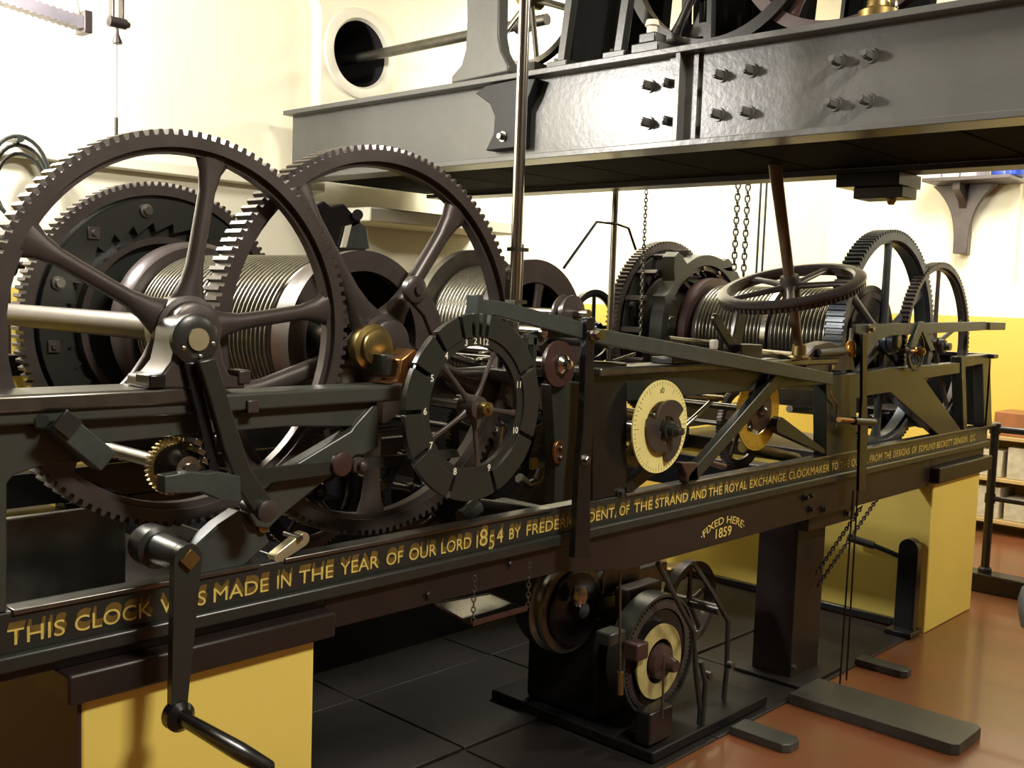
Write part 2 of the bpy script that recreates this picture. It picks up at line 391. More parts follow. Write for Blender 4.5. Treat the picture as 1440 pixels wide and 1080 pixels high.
# ================================================================== WHEELS
def big_wheel(name, label, cat, cx, cz, y0, y1, R_, rim, nt, td, ns, ph, hub, mt=IRON, web=(.045, .020, .05, .016), axle=None, hubcol=None, group=None, hy=.03):
    t = Thing(name, label, cat, group)
    ym = (y0 + y1) / 2
    t.part('toothed_rim' if nt else 'rim', M().plate(gear_outline(cx, cz, R_, nt, td) if nt else circle(cx, cz, R_, 96), [circle(cx, cz, R_ - rim, 96)], y0, y1), mt)
    t.part('rim_rib', M().ring((cx, ym, cz), (0, 1, 0), R_ - rim + .001, R_ - rim - .012, -(y1 - y0) * .22, (y1 - y0) * .22, 80), mt)
    for i in range(ns):
        t.part('spoke', M().spoke((cx, ym, cz), ph + 2 * PI * i / ns, hub * .8, R_ - rim + .001, web[0], web[1], web[2], web[3]), mt)
    t.part('hub', M().lathe((cx, y0 - hy, cz), (0, 1, 0), [(hub * .7, 0), (hub * .8, .004), (hub * .85, hy * .9), (hub, hy), (hub, hy + y1 - y0), (hub * .8, hy * 1.8 + y1 - y0)], 32), hubcol or mt)
    if axle: t.part('axle', M().cyl((cx, axle[0], cz), (cx, axle[1], cz), axle[2]), axle[3] if len(axle) > 3 else DSTEEL, label=None)
    return t
# left great wheel
A = (1.078, 1.389)
big_wheel('great_wheel', 'large brown iron toothed wheel with curved spokes at the far left front', 'gear wheel', A[0], A[1], .085, .135, .392, .034, 118, .011, 5, math.radians(8), .07, web=(.04, .017, .045, .017), axle=(.06, 1.29, .028, IRON)).done()
# middle great wheel
B = (1.63, 1.357)
t = big_wheel('great_wheel', 'large brown toothed wheel standing between the left wheel and the numbered count wheel', 'gear wheel', B[0], B[1], .145, .205, .468, .038, 132, .012, 5, math.radians(-19), .07, web=(.05, .022, .05, .018))
t.done()
# ropes
def rope_drum(cx, cz, r, ya, yb, pitch, amp):
    pr = []; n = int((yb - ya) / pitch)
    for i in range(n):
        for q, a in ((0, -amp * 1.3), (.14, .2 * amp), (.32, .85 * amp), (.5, amp), (.68, .85 * amp), (.86, .2 * amp)): pr.append((r + a, ya + (i + q) * pitch))
    return M().lathe((cx, 0, cz), (0, 1, 0), pr, 64)
t = Thing('winding_barrel', 'left wire rope barrel wound full behind the middle great wheel', 'winding barrel')
t.part('front_flange', M().ring((B[0], .225, B[1]), (0, 1, 0), .222, .172, 0, .03, 64), IRON)
for i in range(3): t.part('spoke', M().spoke((B[0], .24, B[1]), math.radians(35 + 120 * i), .03, .18, .03, .018, .03, .012), IRON)
t.part('flange_edge', M().ring((B[0], .255, B[1]), (0, 1, 0), .215, .188, 0, .05, 64), REDB)
t.part('drum', M().ring((B[0], .30, B[1]), (0, 1, 0), .196, .18, 0, .86, 64), IRON)
t.part('wire_rope', rope_drum(B[0], B[1], .205, .33, .98, .019, .0065), ROPE)
t.part('rear_flange', M().lathe((B[0], .99, B[1]), (0, 1, 0), [(.18, 0), (.235, 0), (.25, .02), (.25, .06), (.2, .06)], 64), IRON)
t.part('shaft', M().cyl((B[0], .20, B[1]), (B[0], 1.30, B[1]), .03), DSTEEL)
t.done()
def ratchet_wheel(cx, cz, y, R_, label, nutsq=True):
    t = Thing('ratchet_gear', label, 'ratchet wheel')
    t.part('toothed_rim', M().plate(gear_outline(cx, cz, R_, 116, .013), [circle(cx, cz, R_ - .04, 96)], y, y + .055), IRON)
    t.part('disc', M().ring((cx, y + .02, cz), (0, 1, 0), R_ - .038, .06, 0, .02, 72), IRON2)
    inner = []
    n = 30
    for i in range(n):
        g = 2 * PI * i / n; inner += [(cx + (R_ - .15) * math.cos(g), cz + (R_ - .15) * math.sin(g)), (cx + (R_ - .122) * math.cos(g + .02), cz + (R_ - .122) * math.sin(g + .02))]
    t.part('click_ring', M().plate(circle(cx, cz, R_ - .052, 72), [inner], y - .01, y + .02), IRON2, 0, 'dark ring of inner ratchet teeth')
    t.part('inner_ring', M().ring((cx, y - .02, cz), (0, 1, 0), R_ - .165, R_ - .185, 0, .04, 64), IRON)
    for i in range(12):
        g = 2 * PI * (i + .35) / 12; r = R_ - .085; p = (cx + r * math.cos(g), y - .01, cz + r * math.sin(g))
        if i % 2: t.part('nut', M().lathe(p, (0, -1, 0), [(.020, 0), (.020, .008), (.012, .009), (.012, .020)], 16), DSTEEL)
        else: t.part('nut', M().box((p[0] - .017, p[1] - .010, p[2] - .017), (p[0] + .017, p[1], p[2] + .017)).cyl(p, (p[0], p[1] - .018, p[2]), .009), IRON, .001)
    t.part('hub', M().lathe((cx, y - .03, cz), (0, 1, 0), [(.06, 0), (.065, .01), (.065, .1), (.05, .11)], 32), IRON)
    return t
ratchet_wheel(B[0] - .025, B[1], 1.165, .43, 'big dark toothed ratchet wheel with square and round nuts at far left rear').done()
# second barrel
E2 = (2.40, 1.36)
t = Thing('winding_barrel', 'smaller smooth barrel between the middle great wheel and the bright vertical pole', 'winding barrel')
t.part('front_flange', M().ring((E2[0], .35, E2[1]), (0, 1, 0), .235, .165, 0, .025, 64), IRON)
for i in range(6): t.part('spoke', M().spoke((E2[0], .362, E2[1]), math.radians(20 + 60 * i), .03, .17, .024, .017, .026, .009), IRON)
t.part('hub', M().cyl((E2[0], .32, E2[1]), (E2[0], .40, E2[1]), .045), IRON)
t.part('back_disc', M().ring((E2[0], .40, E2[1]), (0, 1, 0), .2, .03, 0, .01, 48), BLACK)
t.part('wire_rope', rope_drum(E2[0], E2[1], .212, .40, .60, .015, .005), ROPE)
t.part('rear_flange', M().ring((E2[0], .60, E2[1]), (0, 1, 0), .265, .2, 0, .03, 64), DSTEEL)
t.part('shaft', M().cyl((E2[0], .05, E2[1]), (E2[0], 1.30, E2[1]), .022), DSTEEL)
t.done()
# small black wheel at rear
p = at(832, 460, 1.25)
t = big_wheel('rear_handwheel', 'small black spoked wheel against the yellow wall left of the thin chrome pole', 'wheel', p.x, p.z, 1.23, 1.255, .175, .022, 0, 0, 4, PI / 2, .03, BLACK, (.012, .010, .014, .009), axle=(1.2, 1.36, .02))
t.done()
# right barrel with its ratchet assembly
H = (4.35, 1.345)
ratchet = ratchet_wheel(H[0] - .05, H[1], 1.17, .43, 'dark toothed ratchet wheel with rollers behind the right rope barrel')
for i in range(16):
    g = 2 * PI * i / 16; r = .375
    x, z = H[0] - .05 + r * math.cos(g), H[1] + r * math.sin(g)
    ratchet.part('spacer_bar', M().box((x - .012, 1.06, z - .012), (x + .012, 1.17, z + .012), Matrix.Rotation(-g, 3, 'Y')), IRON, .002)
ratchet.done()
t = Thing('ratchet_housing', 'grey brown ring casting with pointed lugs around the left end of the right rope barrel', 'casting')
cx, cz = H[0] + .0, H[1] - .01
out = []
n = 72
for i in range(n):
    g = 2 * PI * i / n; a = math.degrees(g)
    r = .375
    if 120 < a < 138: r = .46 if 124 < a < 132 else .42
    if 56 < a < 66: r = .405
    if 36 < a < 52: r = .40
    if 150 < a < 158: r = .40
    out.append((cx + r * math.cos(g), cz + r * math.sin(g)))
inner = []
for i in range(36):
    g = 2 * PI * i / 36; inner += [(cx + .29 * math.cos(g), cz + .29 * math.sin(g))]
t.part('ring', M().plate(out, [circle(cx, cz, .325, 72)], .98, 1.05), IRON2, .003)
t.part('inner_lip', M().ring((cx, 1.0, cz), (0, 1, 0), .325, .30, 0, .04, 72), REDB)
tooth = []
for i in range(28):
    g = 2 * PI * i / 28; tooth += [(cx + .305 * math.cos(g), cz + .305 * math.sin(g)), (cx + .275 * math.cos(g + .03), cz + .275 * math.sin(g + .03))]
t.part('click_teeth', M().plate(circle(cx, cz, .325, 72), [tooth], 1.03, 1.055), BLACK)
for a in (95, 70, 40, 150, 175, 200):
    g = math.radians(a); t.part('bolt', M().hexnut((cx + .312 * math.cos(g), 1.0, cz + .312 * math.sin(g)), (0, -1, 0), .012, .014), DSTEEL)
t.done()
t = Thing('winding_barrel', 'long wire rope barrel at right under the horizontal handwheel', 'winding barrel')
t.part('rear_flange', M().ring((cx, .93, cz), (0, 1, 0), .265, .2, 0, .05, 64), REDB)
t.part('drum', M().ring((cx, .15, cz), (0, 1, 0), .215, .19, 0, .80, 64), IRON)
t.part('wire_rope', rope_drum(cx, cz, .225, .56, .92, .019, .0065), ROPE)
t.part('wire_rope', rope_drum(cx, cz, .225, .19, .53, .019, .0065), ROPE)
t.part('divider', M().ring((cx, .53, cz), (0, 1, 0), .235, .2, 0, .025, 64), STEEL, label='bright dividing ring')
t.part('front_flange', M().ring((cx, .155, cz), (0, 1, 0), .245, .03, 0, .03, 64), BLACK)
t.part('shaft', M().cyl((cx, .04, cz), (cx, 1.30, cz), .03), DSTEEL)
t.done()
t = big_wheel('great_wheel', 'tall toothed wheel tinted for bluish daylight at the right end beside the wall bracket', 'gear wheel', H[0], H[1], .06, .135, .47, .045, 120, .014, 6, PI / 2, .06, mat('daylight_tinted_iron', (.07, .08, .095), .3, .4, .1, 14, .25), (.035, .020, .035, .016))  # bluish daylight put into the iron colour
t.done()
t = big_wheel('great_wheel', 'thin narrow toothed wheel rightmost on the clock frame', 'gear wheel', 4.87, 1.318, -.005 + .06, .10, .385, .026, 110, .009, 5, PI / 2, .04, IRON, (.018, .011, .022, .010), axle=(.0, 1.28, .018))
t.done()

# bearing bracket of the left wheel
t = Thing('bearing_bracket', 'grey cast iron bearing bracket on the upper rail with a brass centred cap', 'bearing')
t.part('casting', M().plate(xz([(204, 546), (206, 529), (224, 526), (238, 508), (244, 480), (246, 462), (256, 450), (275, 444), (294, 450), (303, 462), (307, 482), (312, 510), (320, 527), (340, 531), (342, 546)], -.02), [xz([(256, 528), (266, 514), (276, 528)], -.02)], -.03, .055), IRON, .005)
c = at(275, 477, -.04)
t.part('end_cap', M().lathe((c.x, -.031, c.z), (0, -1, 0), [(.048, 0), (.048, .010), (.040, .016), (.020, .017)], 40), IRON2)
t.part('oil_cup', M().lathe((c.x, -.047, c.z), (0, -1, 0), [(.021, 0), (.021, .006), (.016, .006), (0, .007)], 24), mat('polished_pale_brass', (.62, .58, .38), .3, .7, .03, 20, .1), label='round pale brass centre')
for a in (-150, -80, -15): 
    g = math.radians(a); t.part('stud', M().lathe((c.x + .033 * math.cos(g), -.044, c.z + .033 * math.sin(g)), (0, -1, 0), [(.0045, 0), (.0045, .005), (0, .007)], 10), STEEL)
t.part('foot_nut', M().box((at(206, 530).x - .012, -.035, 1.291), (at(206, 530).x + .02, .02, 1.315)), BLACK, .003)
t.part('foot_nut', M().box((at(330, 530).x - .012, -.035, 1.291), (at(330, 530).x + .015, .01, 1.318)), IRON, .003)
t.done()
# hanging arm from bracket
t = Thing('locking_arm', 'slanting dark flat arm hanging across the upper rail under the brass centred bearing', 'lever')
t.part('arm', M().plate(xz([(276, 508), (300, 502), (312, 540), (330, 600), (350, 660), (382, 706), (384, 722), (366, 732), (352, 716), (334, 690), (312, 632), (292, 560)], -.06), [], -.07, -.05), IRON2, .003)
c = at(372, 718, -.07)
t.part('pivot_boss', M().lathe((c.x, -.07, c.z), (0, -1, 0), [(.022, 0), (.022, .012), (.014, .016)], 24).cyl((c.x, -.07, c.z), (c.x, .0, c.z), .012), IRON)
t.part('back_arm', M().plate(xz([(258, 510), (276, 508), (306, 640), (312, 700), (300, 700), (284, 620)], -.04), [], -.045, -.03), BLACK, .003)
t.done()
# lever & brass pinion
t = Thing('slide_bar', 'long thin dark horizontal bar crossing below the upper rail to the count wheel', 'lever')
t.part('bar', M().plate(xz([(300, 676), (330, 662), (470, 648), (640, 632), (645, 642), (480, 664), (345, 682), (318, 690)], -.03), [], -.036, -.022), IRON2, .002)
c = at(508, 655, -.05)
t.part('pivot', M().lathe((c.x, -.036, c.z), (0, -1, 0), [(.018, 0), (.018, .010), (.010, .012), (.010, .024), (.0, .03)], 24), IRON)
c = at(480, 652, -.04)
t.part('pivot', M().lathe((c.x, -.036, c.z), (0, -1, 0), [(.026, 0), (.026, .010), (.018, .014)], 24), REDB)
t.done()
t = Thing('brass_pinion', 'small brass toothed pinion with shiny collar below the upper rail at left', 'gear')
c = at(243, 655, .02)
t.part('toothed_ring', M().plate(gear_outline(c.x, c.z, .056, 36, .006), [circle(c.x, c.z, .03, 32)], .01, .025), BRASS)
t.part('collar', M().lathe((c.x, .01, c.z), (0, -1, 0), [(.046, 0), (.040, .012), (.026, .05), (.02, .052)], 32), STEEL)
t.part('spindle', M().cyl((c.x, -.05, c.z), (c.x, .9, c.z), .014), DSTEEL)
t.done()
t = Thing('clutch_box', 'greenish grey metal block in front of the small brass pinion', 'clutch')
t.part('block', M().plate(xz([(226, 668), (262, 662), (284, 664), (300, 662), (332, 668), (334, 704), (300, 700), (278, 690), (262, 692), (226, 692)], -.06), [], -.075, -.045), GREENG, .003)
for a, b in ((276, 620), (281, 633), (287, 646)):
    p = at(a - 6, b, -.02); t.part('bright_tooth', M().box((p.x - .009, -.045, p.z - .006), (p.x + .009, -.004, p.z + .006), Matrix.Rotation(.5, 3, 'Y')), STEEL, .002, 'bright steel tooth')
t.part('stem', M().box((at(281, 640, -.02).x - .012, -.04, at(281, 672, -.02).z), (at(281, 640, -.02).x + .0, -.022, at(281, 612, -.02).z)), BLACK, .002)
t.done()
t = Thing('rail_clamp', 'tilted square grey clamp block on the upper rail at far left', 'clamp')
c = at(116, 622, -.04); Rr = Matrix.Rotation(math.radians(42), 3, 'Y')
t.part('block', M().box((c.x - .055, -.055, c.z - .021), (c.x + .055, -.01, c.z + .021), Rr), GREENG, .003)
c2 = at(92, 596, -.05); t.part('face_pad', M().box((c2.x - .018, -.062, c2.z - .018), (c2.x + .018, -.054, c2.z + .018), Rr), IRON2, .001)
c3 = at(58, 592, -.02); t.part('nut', M().hexnut((c3.x, -.002, c3.z), (0, -1, 0), .015, .02), IRON2)
t.done()
p = at(357, 572, -.03)
t = Thing('rail_bolt', 'square headed bolt and washer on the upper rail right of the slanting arm', 'bolt')
t.part('washer', M().lathe((p.x, -.002, p.z), (0, -1, 0), [(.024, 0), (.024, .005)], 24), IRON2)
t.part('head', M().box((p.x - .013, -.03, p.z - .013), (p.x + .013, -.007, p.z + .013)), IRON, .002)
t.done()

# bell crank in front of the middle wheel
t = Thing('lifting_arm', 'curved grey iron arm with round eye in front of the middle great wheel', 'lever')
c = at(583, 407, .09)
eye = circle(c.x, c.z, .026, 24)
t.part('eye', M().lathe((c.x, .10, c.z), (0, -1, 0), [(.032, 0), (.032, .018), (.026, .022), (.012, .022), (.012, .03), (0, .03)], 28), IRON)
t.part('arm', M().plate(xz([(590, 400), (604, 412), (618, 440), (626, 470), (628, 500), (622, 530), (606, 532), (612, 500), (608, 470), (598, 445), (580, 425)], .09), [], .09, .105), IRON, .003)
t.done()
t = Thing('bearing_bush', 'round brass stepped bush at the centre of the middle great wheel', 'bearing')
c = at(541, 490, .06)
t.part('bush', M().lathe((c.x, .13, c.z), (0, -1, 0), [(.052, 0), (.055, .01), (.055, .03), (.042, .034), (.042, .05), (.03, .054)], 36), BRASS)
t.part('oil_box', M().box((c.x - .02, .03, c.z - .06), (c.x + .045, .09, c.z - .012)), IRON2, .003)
t.part('brass_bearing', M().plate(xz([(533, 538), (552, 535), (556, 505), (575, 490), (582, 496), (566, 512), (566, 538)], .02), [], .0, .06), COPPER, .003, 'bright copper coloured bearing half')
t.done()

# numbered count wheel
J = (1.69, 1.222)
t = Thing('count_wheel', 'dark slotted count wheel with small white numerals and brass hub', 'count wheel')
slots = [96, 84, 150, 178, 210, 247, 290, 330, 112, 76]
nums = [('3', 103), ('2', 92), ('1', 86), ('12', 79), ('11', 18), ('10', -24), ('9', -70), ('8', -112), ('7', -150), ('6', 180), ('5', 152), ('4', 128)]
cuts = sorted([(a % 360) for a in (106, 95, 88, 81, 25, -24, -70, -112, -150, 180, 152, 128)])
def arcseg(cx, cz, ri, ro, a0, a1, n):
    o = [(cx + ro * math.cos(a0 + (a1 - a0) * i / n), cz + ro * math.sin(a0 + (a1 - a0) * i / n)) for i in range(n + 1)]
    return o + [(cx + ri * math.cos(a1 - (a1 - a0) * i / n), cz + ri * math.sin(a1 - (a1 - a0) * i / n)) for i in range(n + 1)]
for i, a in enumerate(cuts):
    b = cuts[(i + 1) % len(cuts)]; b = b + 360 if b <= a else b
    g = 2.0
    t.part('segment', M().plate(arcseg(J[0], J[1], .163, .216, math.radians(a + g * .8), math.radians(b - g * .8), max(2, int((b - a) / 4))), [], -.115, -.10), IRON2, .001)
t.part('band', M().ring((J[0], -.11, J[1]), (0, 1, 0), .166, .142, 0, .014, 80), IRON2)
t.part('backing_ring', M().ring((J[0], -.098, J[1]), (0, 1, 0), .20, .15, 0, .008, 80), BLACK)
for i in range(5): t.part('spoke', M().spoke((J[0], -.104, J[1]), math.radians(63 + 72 * i), .02, .146, .012, .006, .011, .005), IRON)
t.part('hub', M().lathe((J[0], -.13, J[1]), (0, 1, 0), [(.012, 0), (.026, .004), (.03, .05), (.02, .06)], 28), IRON)
t.part('hub_nut', M().lathe((J[0] + .004, -.13, J[1]), (0, -1, 0), [(.016, 0), (.016, .02), (.007, .022), (.007, .028), (0, .03)], 24), BRASS, label='round brass hub end')
t.part('arbor', M().cyl((J[0], -.08, J[1]), (J[0], .03, J[1]), .012), DSTEEL)
for n_, a in nums:
    g = math.radians(a); x, z = J[0] + .154 * math.cos(g), J[1] + .154 * math.sin(g)
    t.part('numeral', text_m(n_, x - .005 * len(n_), x + .005 * len(n_), z - .0075, .015, -.1108, bold=.02), WHITE, label='white painted numeral')
t.done()

# long lever over the middle
t = Thing('long_lever', 'long green grey lever sloping down over the centre from the count wheel to the right', 'lever')
t.part('beam', M().plate(xz([(668, 420), (700, 423), (800, 448), (840, 462), (990, 489), (1168, 524), (1168, 541), (985, 510), (835, 482), (800, 472), (690, 443), (668, 446)], -.05), [], -.06, -.04), GREENG, .003)
t.part('end_blade', M().box((at(664, 420, -.05).x, -.07, at(664, 470, -.05).z), (at(672, 420, -.05).x, -.03, at(668, 414, -.05).z)), GREENG, .002)
t.part('end_block', M().box((at(678, 440, -.05).x, -.06, at(690, 462, -.05).z), (at(698, 440, -.05).x, -.035, at(690, 444, -.05).z)), REDB, .002)
t.part('locking_finger', M().box((at(676, 480, -.05).x, -.096, at(676, 486, -.05).z), (at(683, 480, -.05).x, -.06, at(676, 446, -.05).z)), IRON, .002)
t.part('pivot', M().cyl((at(830, 470, -.05).x, -.09, at(830, 470, -.05).z), (at(830, 470, -.05).x, .3, at(830, 470, -.05).z), .014), STEEL)
t.done()
t = Thing('stay', 'thin green grey forked stay under the long lever above the brown disc', 'lever')
t.part('bar', M().plate(xz([(738, 470), (760, 464), (800, 453), (806, 463), (770, 476), (760, 486), (740, 484)], -.03), [], -.036, -.022), GREENG, .002)
t.part('leg', M().box((at(736, 480, -.03).x, -.036, 1.24), (at(741, 480, -.03).x, -.022, at(736, 474, -.03).z)), IRON2, .001)
t.part('leg', M().box((at(748, 480, -.03).x, -.036, 1.24), (at(753, 480, -.03).x, -.022, at(748, 474, -.03).z)), IRON2, .001)
c = at(762, 468, -.04)
t.part('steel_pin', M().lathe((c.x, -.04, c.z), (0, -1, 0), [(.013, 0), (.013, .010), (.0, .016)], 18), STEEL)
t.done()
c = at(797, 440, .1)
t = Thing('small_pulley', 'small dark pulley with a white glint above the left end of the long lever pivot', 'pulley')
t.part('disc', M().lathe((c.x, .12, c.z), (0, -1, 0), [(.045, 0), (.05, .006), (.05, .012), (.04, .016), (.04, .03), (.05, .036), (.05, .045), (.02, .05)], 32), IRON)
t.part('pin', M().cyl((c.x, .02, c.z), (c.x, .25, c.z), .012), STEEL)
t.done()
# centre post with discs
t = Thing('fly_disc', 'red brown disc with steel centre on the centre post left of the black rod', 'disc')
c = at(790, 512, -.05)
t.part('disc', M().lathe((c.x, -.03, c.z), (0, -1, 0), [(.058, 0), (.06, .003), (.06, .014), (.03, .018)], 40), REDB)
t.part('steel_centre', M().lathe((c.x, -.048, c.z), (0, -1, 0), [(.027, 0), (.025, .01), (.014, .018), (.012, .03), (0, .034)], 24), STEEL)
t.part('spindle', M().cyl((c.x, -.03, c.z), (c.x, .6, c.z), .015), STEEL)
t.done()
t = Thing('centre_post', 'dark upright bearing post below the red brown disc with a copper plate near its foot', 'post')
t.part('post', M().plate(xz([(768, 540), (808, 536), (806, 620), (800, 700), (772, 706), (774, 640)], .0), [], -.02, .02), IRON2, .003)
c = at(787, 636, -.03)
t.part('copper_plate', M().plate([(c.x + .022 * math.cos(g * PI / 8), c.z + .032 * math.sin(g * PI / 8)) for g in range(16)], [], -.03, -.02), COPPER, .002, 'oval copper plate')
t.part('screw', M().hexnut((c.x, -.03, c.z + .012), (0, -1, 0), .006, .008).hexnut((c.x, -.03, c.z - .014), (0, -1, 0), .006, .008), REDB)
t.done()
t = Thing('guide_rod', 'tall black flat rod crossing the inscription between two words', 'rod')
t.part('rod', M().plate(xz([(822, 446), (832, 446), (830, 600), (827, 660), (826, 784), (804, 784), (810, 660), (816, 600)], -.065), [], -.075, -.055), BLACK, .002)
c = at(828, 647, -.09)
t.part('bolt', M().hexnut((c.x - .002, -.076, c.z), (0, -1, 0), .011, .014), DSTEEL)
t.part('top_nut', M().hexnut((at(828, 470, -.065).x, -.076, at(828, 470, -.065).z), (0, -1, 0), .010, .02), STEEL)
t.done()
# inner arbors with shiny steel
def arbor(px, py, y0, y1, r, lab, mt=STEEL):
    p = at(px, py, y0); simple('arbor', M().lathe((p.x, y0, p.z), (0, 1, 0), [(r * .6, 0), (r * .6, .02), (r, .022), (r, y1 - y0 - .02), (r * .6, y1 - y0 - .018), (r * .6, y1 - y0)], 24), mt, lab, 'shaft')
def xbar(pa, pb, Y, r, lab, mt=STEEL, name='cross_shaft'):
    a = at(*pa, Y); b = at(*pb, Y); simple(name, M().cyl(a, b, r), mt, lab, 'shaft')
arbor(735, 497, .08, 1.29, .014, 'short bright steel arbor between the count wheel and the brown disc')
xbar((625, 498), (745, 536), .25, .012, 'bright steel shaft seen through the top of the count wheel')
xbar((640, 528), (760, 520), .18, .02, 'thick steel shaft running behind the count wheel centre', DSTEEL)
xbar((862, 508), (893, 498), .1, .005, 'thin bright rod above the second upper rail')
xbar((1040, 494), (1112, 500), .03, .014, 'polished shaft lying under the right handwheel')
xbar((940, 476), (1000, 482), .1, .008, 'thin polished rod along the front foot of the right rope barrel')
xbar((962, 556), (1015, 560), .12, .010, 'short bright bar right of the large cream dial')
xbar((1000, 565), (962, 600), .12, .008, 'slanting bright bar right of the large cream dial')
xbar((1110, 575), (1160, 580), .12, .014, 'grey shaft right of the small yellow dial', DSTEEL)
xbar((1045, 628), (1120, 645), .15, .022, 'brownish fat bar lying behind the lower rail under the small dial', BRASS)
xbar((985, 646), (1018, 656), -.01, .010, 'red brown spindle with steel tip above the lower rail', REDB)
xbar((870, 575), (905, 580), .12, .009, 'bright pin left of the large cream dial')
xbar((790, 555), (830, 562), .2, .020, 'bright steel roller behind the centre post')

# cream dials
def dial(px, py, Y, ro, ri, lab, m, snail=True):
    c = at(px, py, Y); t = Thing('snail_dial', lab, 'dial')
    d = t.part('dial_ring', M().ring((c.x, Y, c.z), (0, 1, 0), ro, ri, 0, .005, 72), m)
    mk = M()
    for i in range(60):
        g = 2 * PI * i / 60; r0 = ro * (.80 if i % 5 == 0 else .9)
        u = Vector((math.cos(g), 0, math.sin(g))); v = Vector((-math.sin(g), 0, math.cos(g))) * .0006
        o = Vector((c.x, Y - .0006, c.z)); mk.add([o + u * r0 - v, o + u * ro * .97 - v, o + u * ro * .97 + v, o + u * r0 + v], [(0, 1, 2, 3)])
    t.part('graduations', mk, BLACK, parent=d)
    t.part('numeral', text_m('60', c.x - .012, c.x + .012, c.z + ro * .72, .016, Y - .0007), BLACK, parent=d)
    if snail:
        o = []
        for i in range(60):
            g = 2 * PI * i / 60; r = .098 - .035 * ((i * 3 / 60.) % 1) ** 1.3
            o.append((c.x + .012 + r * math.cos(g + .6), c.z - .008 + r * math.sin(g + .6)))
        t.part('snail_cam', M().plate(o, [circle(c.x + .012, c.z - .008, .04, 24)], Y - .016, Y - .006), IRON, .001, 'brown stepped cam')
        for i in range(4): t.part('cam_spoke', M().spoke((c.x + .012, Y - .01, c.z - .008), math.radians(20 + 90 * i), .01, .045, .01, .007, .01, .004), IRON)
        t.part('hub', M().lathe((c.x + .012, Y - .006, c.z - .008), (0, -1, 0), [(.028, 0), (.028, .02), (.02, .022), (.02, .04), (.014, .042), (.012, .055), (0, .06)], 28), IRON2)
        t.part('hub_tip', M().lathe((c.x + .012, Y - .062, c.z - .008), (0, -1, 0), [(.012, 0), (.011, .008), (0, .011)], 18), DSTEEL)
    else:
        t.part('hub_disc', M().ring((c.x, Y - .01, c.z), (0, 1, 0), ri * .85, .02, 0, .006, 48), REDB)
        t.part('hub', M().lathe((c.x, Y, c.z), (0, -1, 0), [(.025, 0), (.02, .02), (.012, .03), (0, .035)], 24), DSTEEL)
        for i in range(4): t.part('cam_spoke', M().spoke((c.x, Y - .004, c.z), math.radians(45 + 90 * i), .01, ri + .004, .01, .008, .012, .004), BLACK)
    t.part('arbor', M().cyl((c.x + (.012 if snail else 0), Y, c.z - (.008 if snail else 0)), (c.x + (.012 if snail else 0), .9, c.z - (.008 if snail else 0)), .012), DSTEEL)
    t.done(); return c
dial(929, 600, -.05, .137, .075, 'large cream graduated dial ring with brown stepped cam in front', DIAL)
dial(1067, 577, .045, .142, .085, 'smaller yellow graduated dial ring partly behind the diagonal brace', mat('yellow_brass_dial', (.62, .42, .06), .3, .45, .02, 20, .08), False)
# gear train inside
def small_gear(px, py, Y, r, n, lab, m=IRON, ns=5, th=.02):
    c = at(px, py, Y)
    big_wheel('train_gear', lab, 'gear wheel', c.x, c.z, Y, Y + th, r, r * .16, n, .006, ns, .4, r * .2, m, (r * .12, r * .06, r * .12, .007), axle=(Y - .04, min(Y + .5, 1.28), .010)).done()
small_gear(1045, 600, .3, .17, 80, 'thin brown toothed wheel behind the small yellow dial', IRON)
small_gear(700, 610, .35, .20, 90, 'dark toothed wheel deep behind the right side of the count wheel', BLACK)
small_gear(905, 590, .3, .17, 80, 'dark toothed wheel behind the large cream dial', BRASS)
small_gear(1235, 590, .5, .20, 84, 'brown toothed wheel behind the right bay brace', IRON)
small_gear(440, 690, .45, .16, 72, 'dark small wheel low behind the left brace', BLACK)
small_gear(590, 690, .5, .14, 64, 'dark small wheel low behind the count wheel', BLACK)

# bits above the second rail: oil cup, brackets
t = Thing('oil_cup', 'small copper oil cup with glass top resting on the middle upper rail', 'oil cup')
c = at(1003, 500, .03); z0 = 1.2925
t.part('cup', M().lathe((c.x, .03, z0), (0, 0, 1), [(.012, 0), (.012, .01), (.02, .016), (.02, .032), (.010, .04)], 20), COPPER)
t.part('glass', M().lathe((c.x, .03, z0 + .04), (0, 0, 1), [(.012, 0), (.014, .006), (.014, .026), (.010, .03)], 18), WHITE)
t.part('spout', M().cyl((c.x - .05, .02, z0 + .022), (c.x - .015, .03, z0 + .022), .006), BRASS)
t.done()
t = Thing('bearing_block', 'low steel bearing cap with two nuts on the middle upper rail', 'bearing')
x0, x1 = at(930, 510, .02).x, at(1000, 510, .02).x
t.part('block', M().box((x0, -.02, 1.2925), (x1, .06, 1.312)), IRON2, .004)
t.part('nut', M().hexnut((at(944, 505, .02).x, .02, 1.312), (0, 0, 1), .012, .018), STEEL)
t.part('nut', M().hexnut((at(958, 505, .02).x, .02, 1.312), (0, 0, 1), .012, .022), STEEL)
t.done()

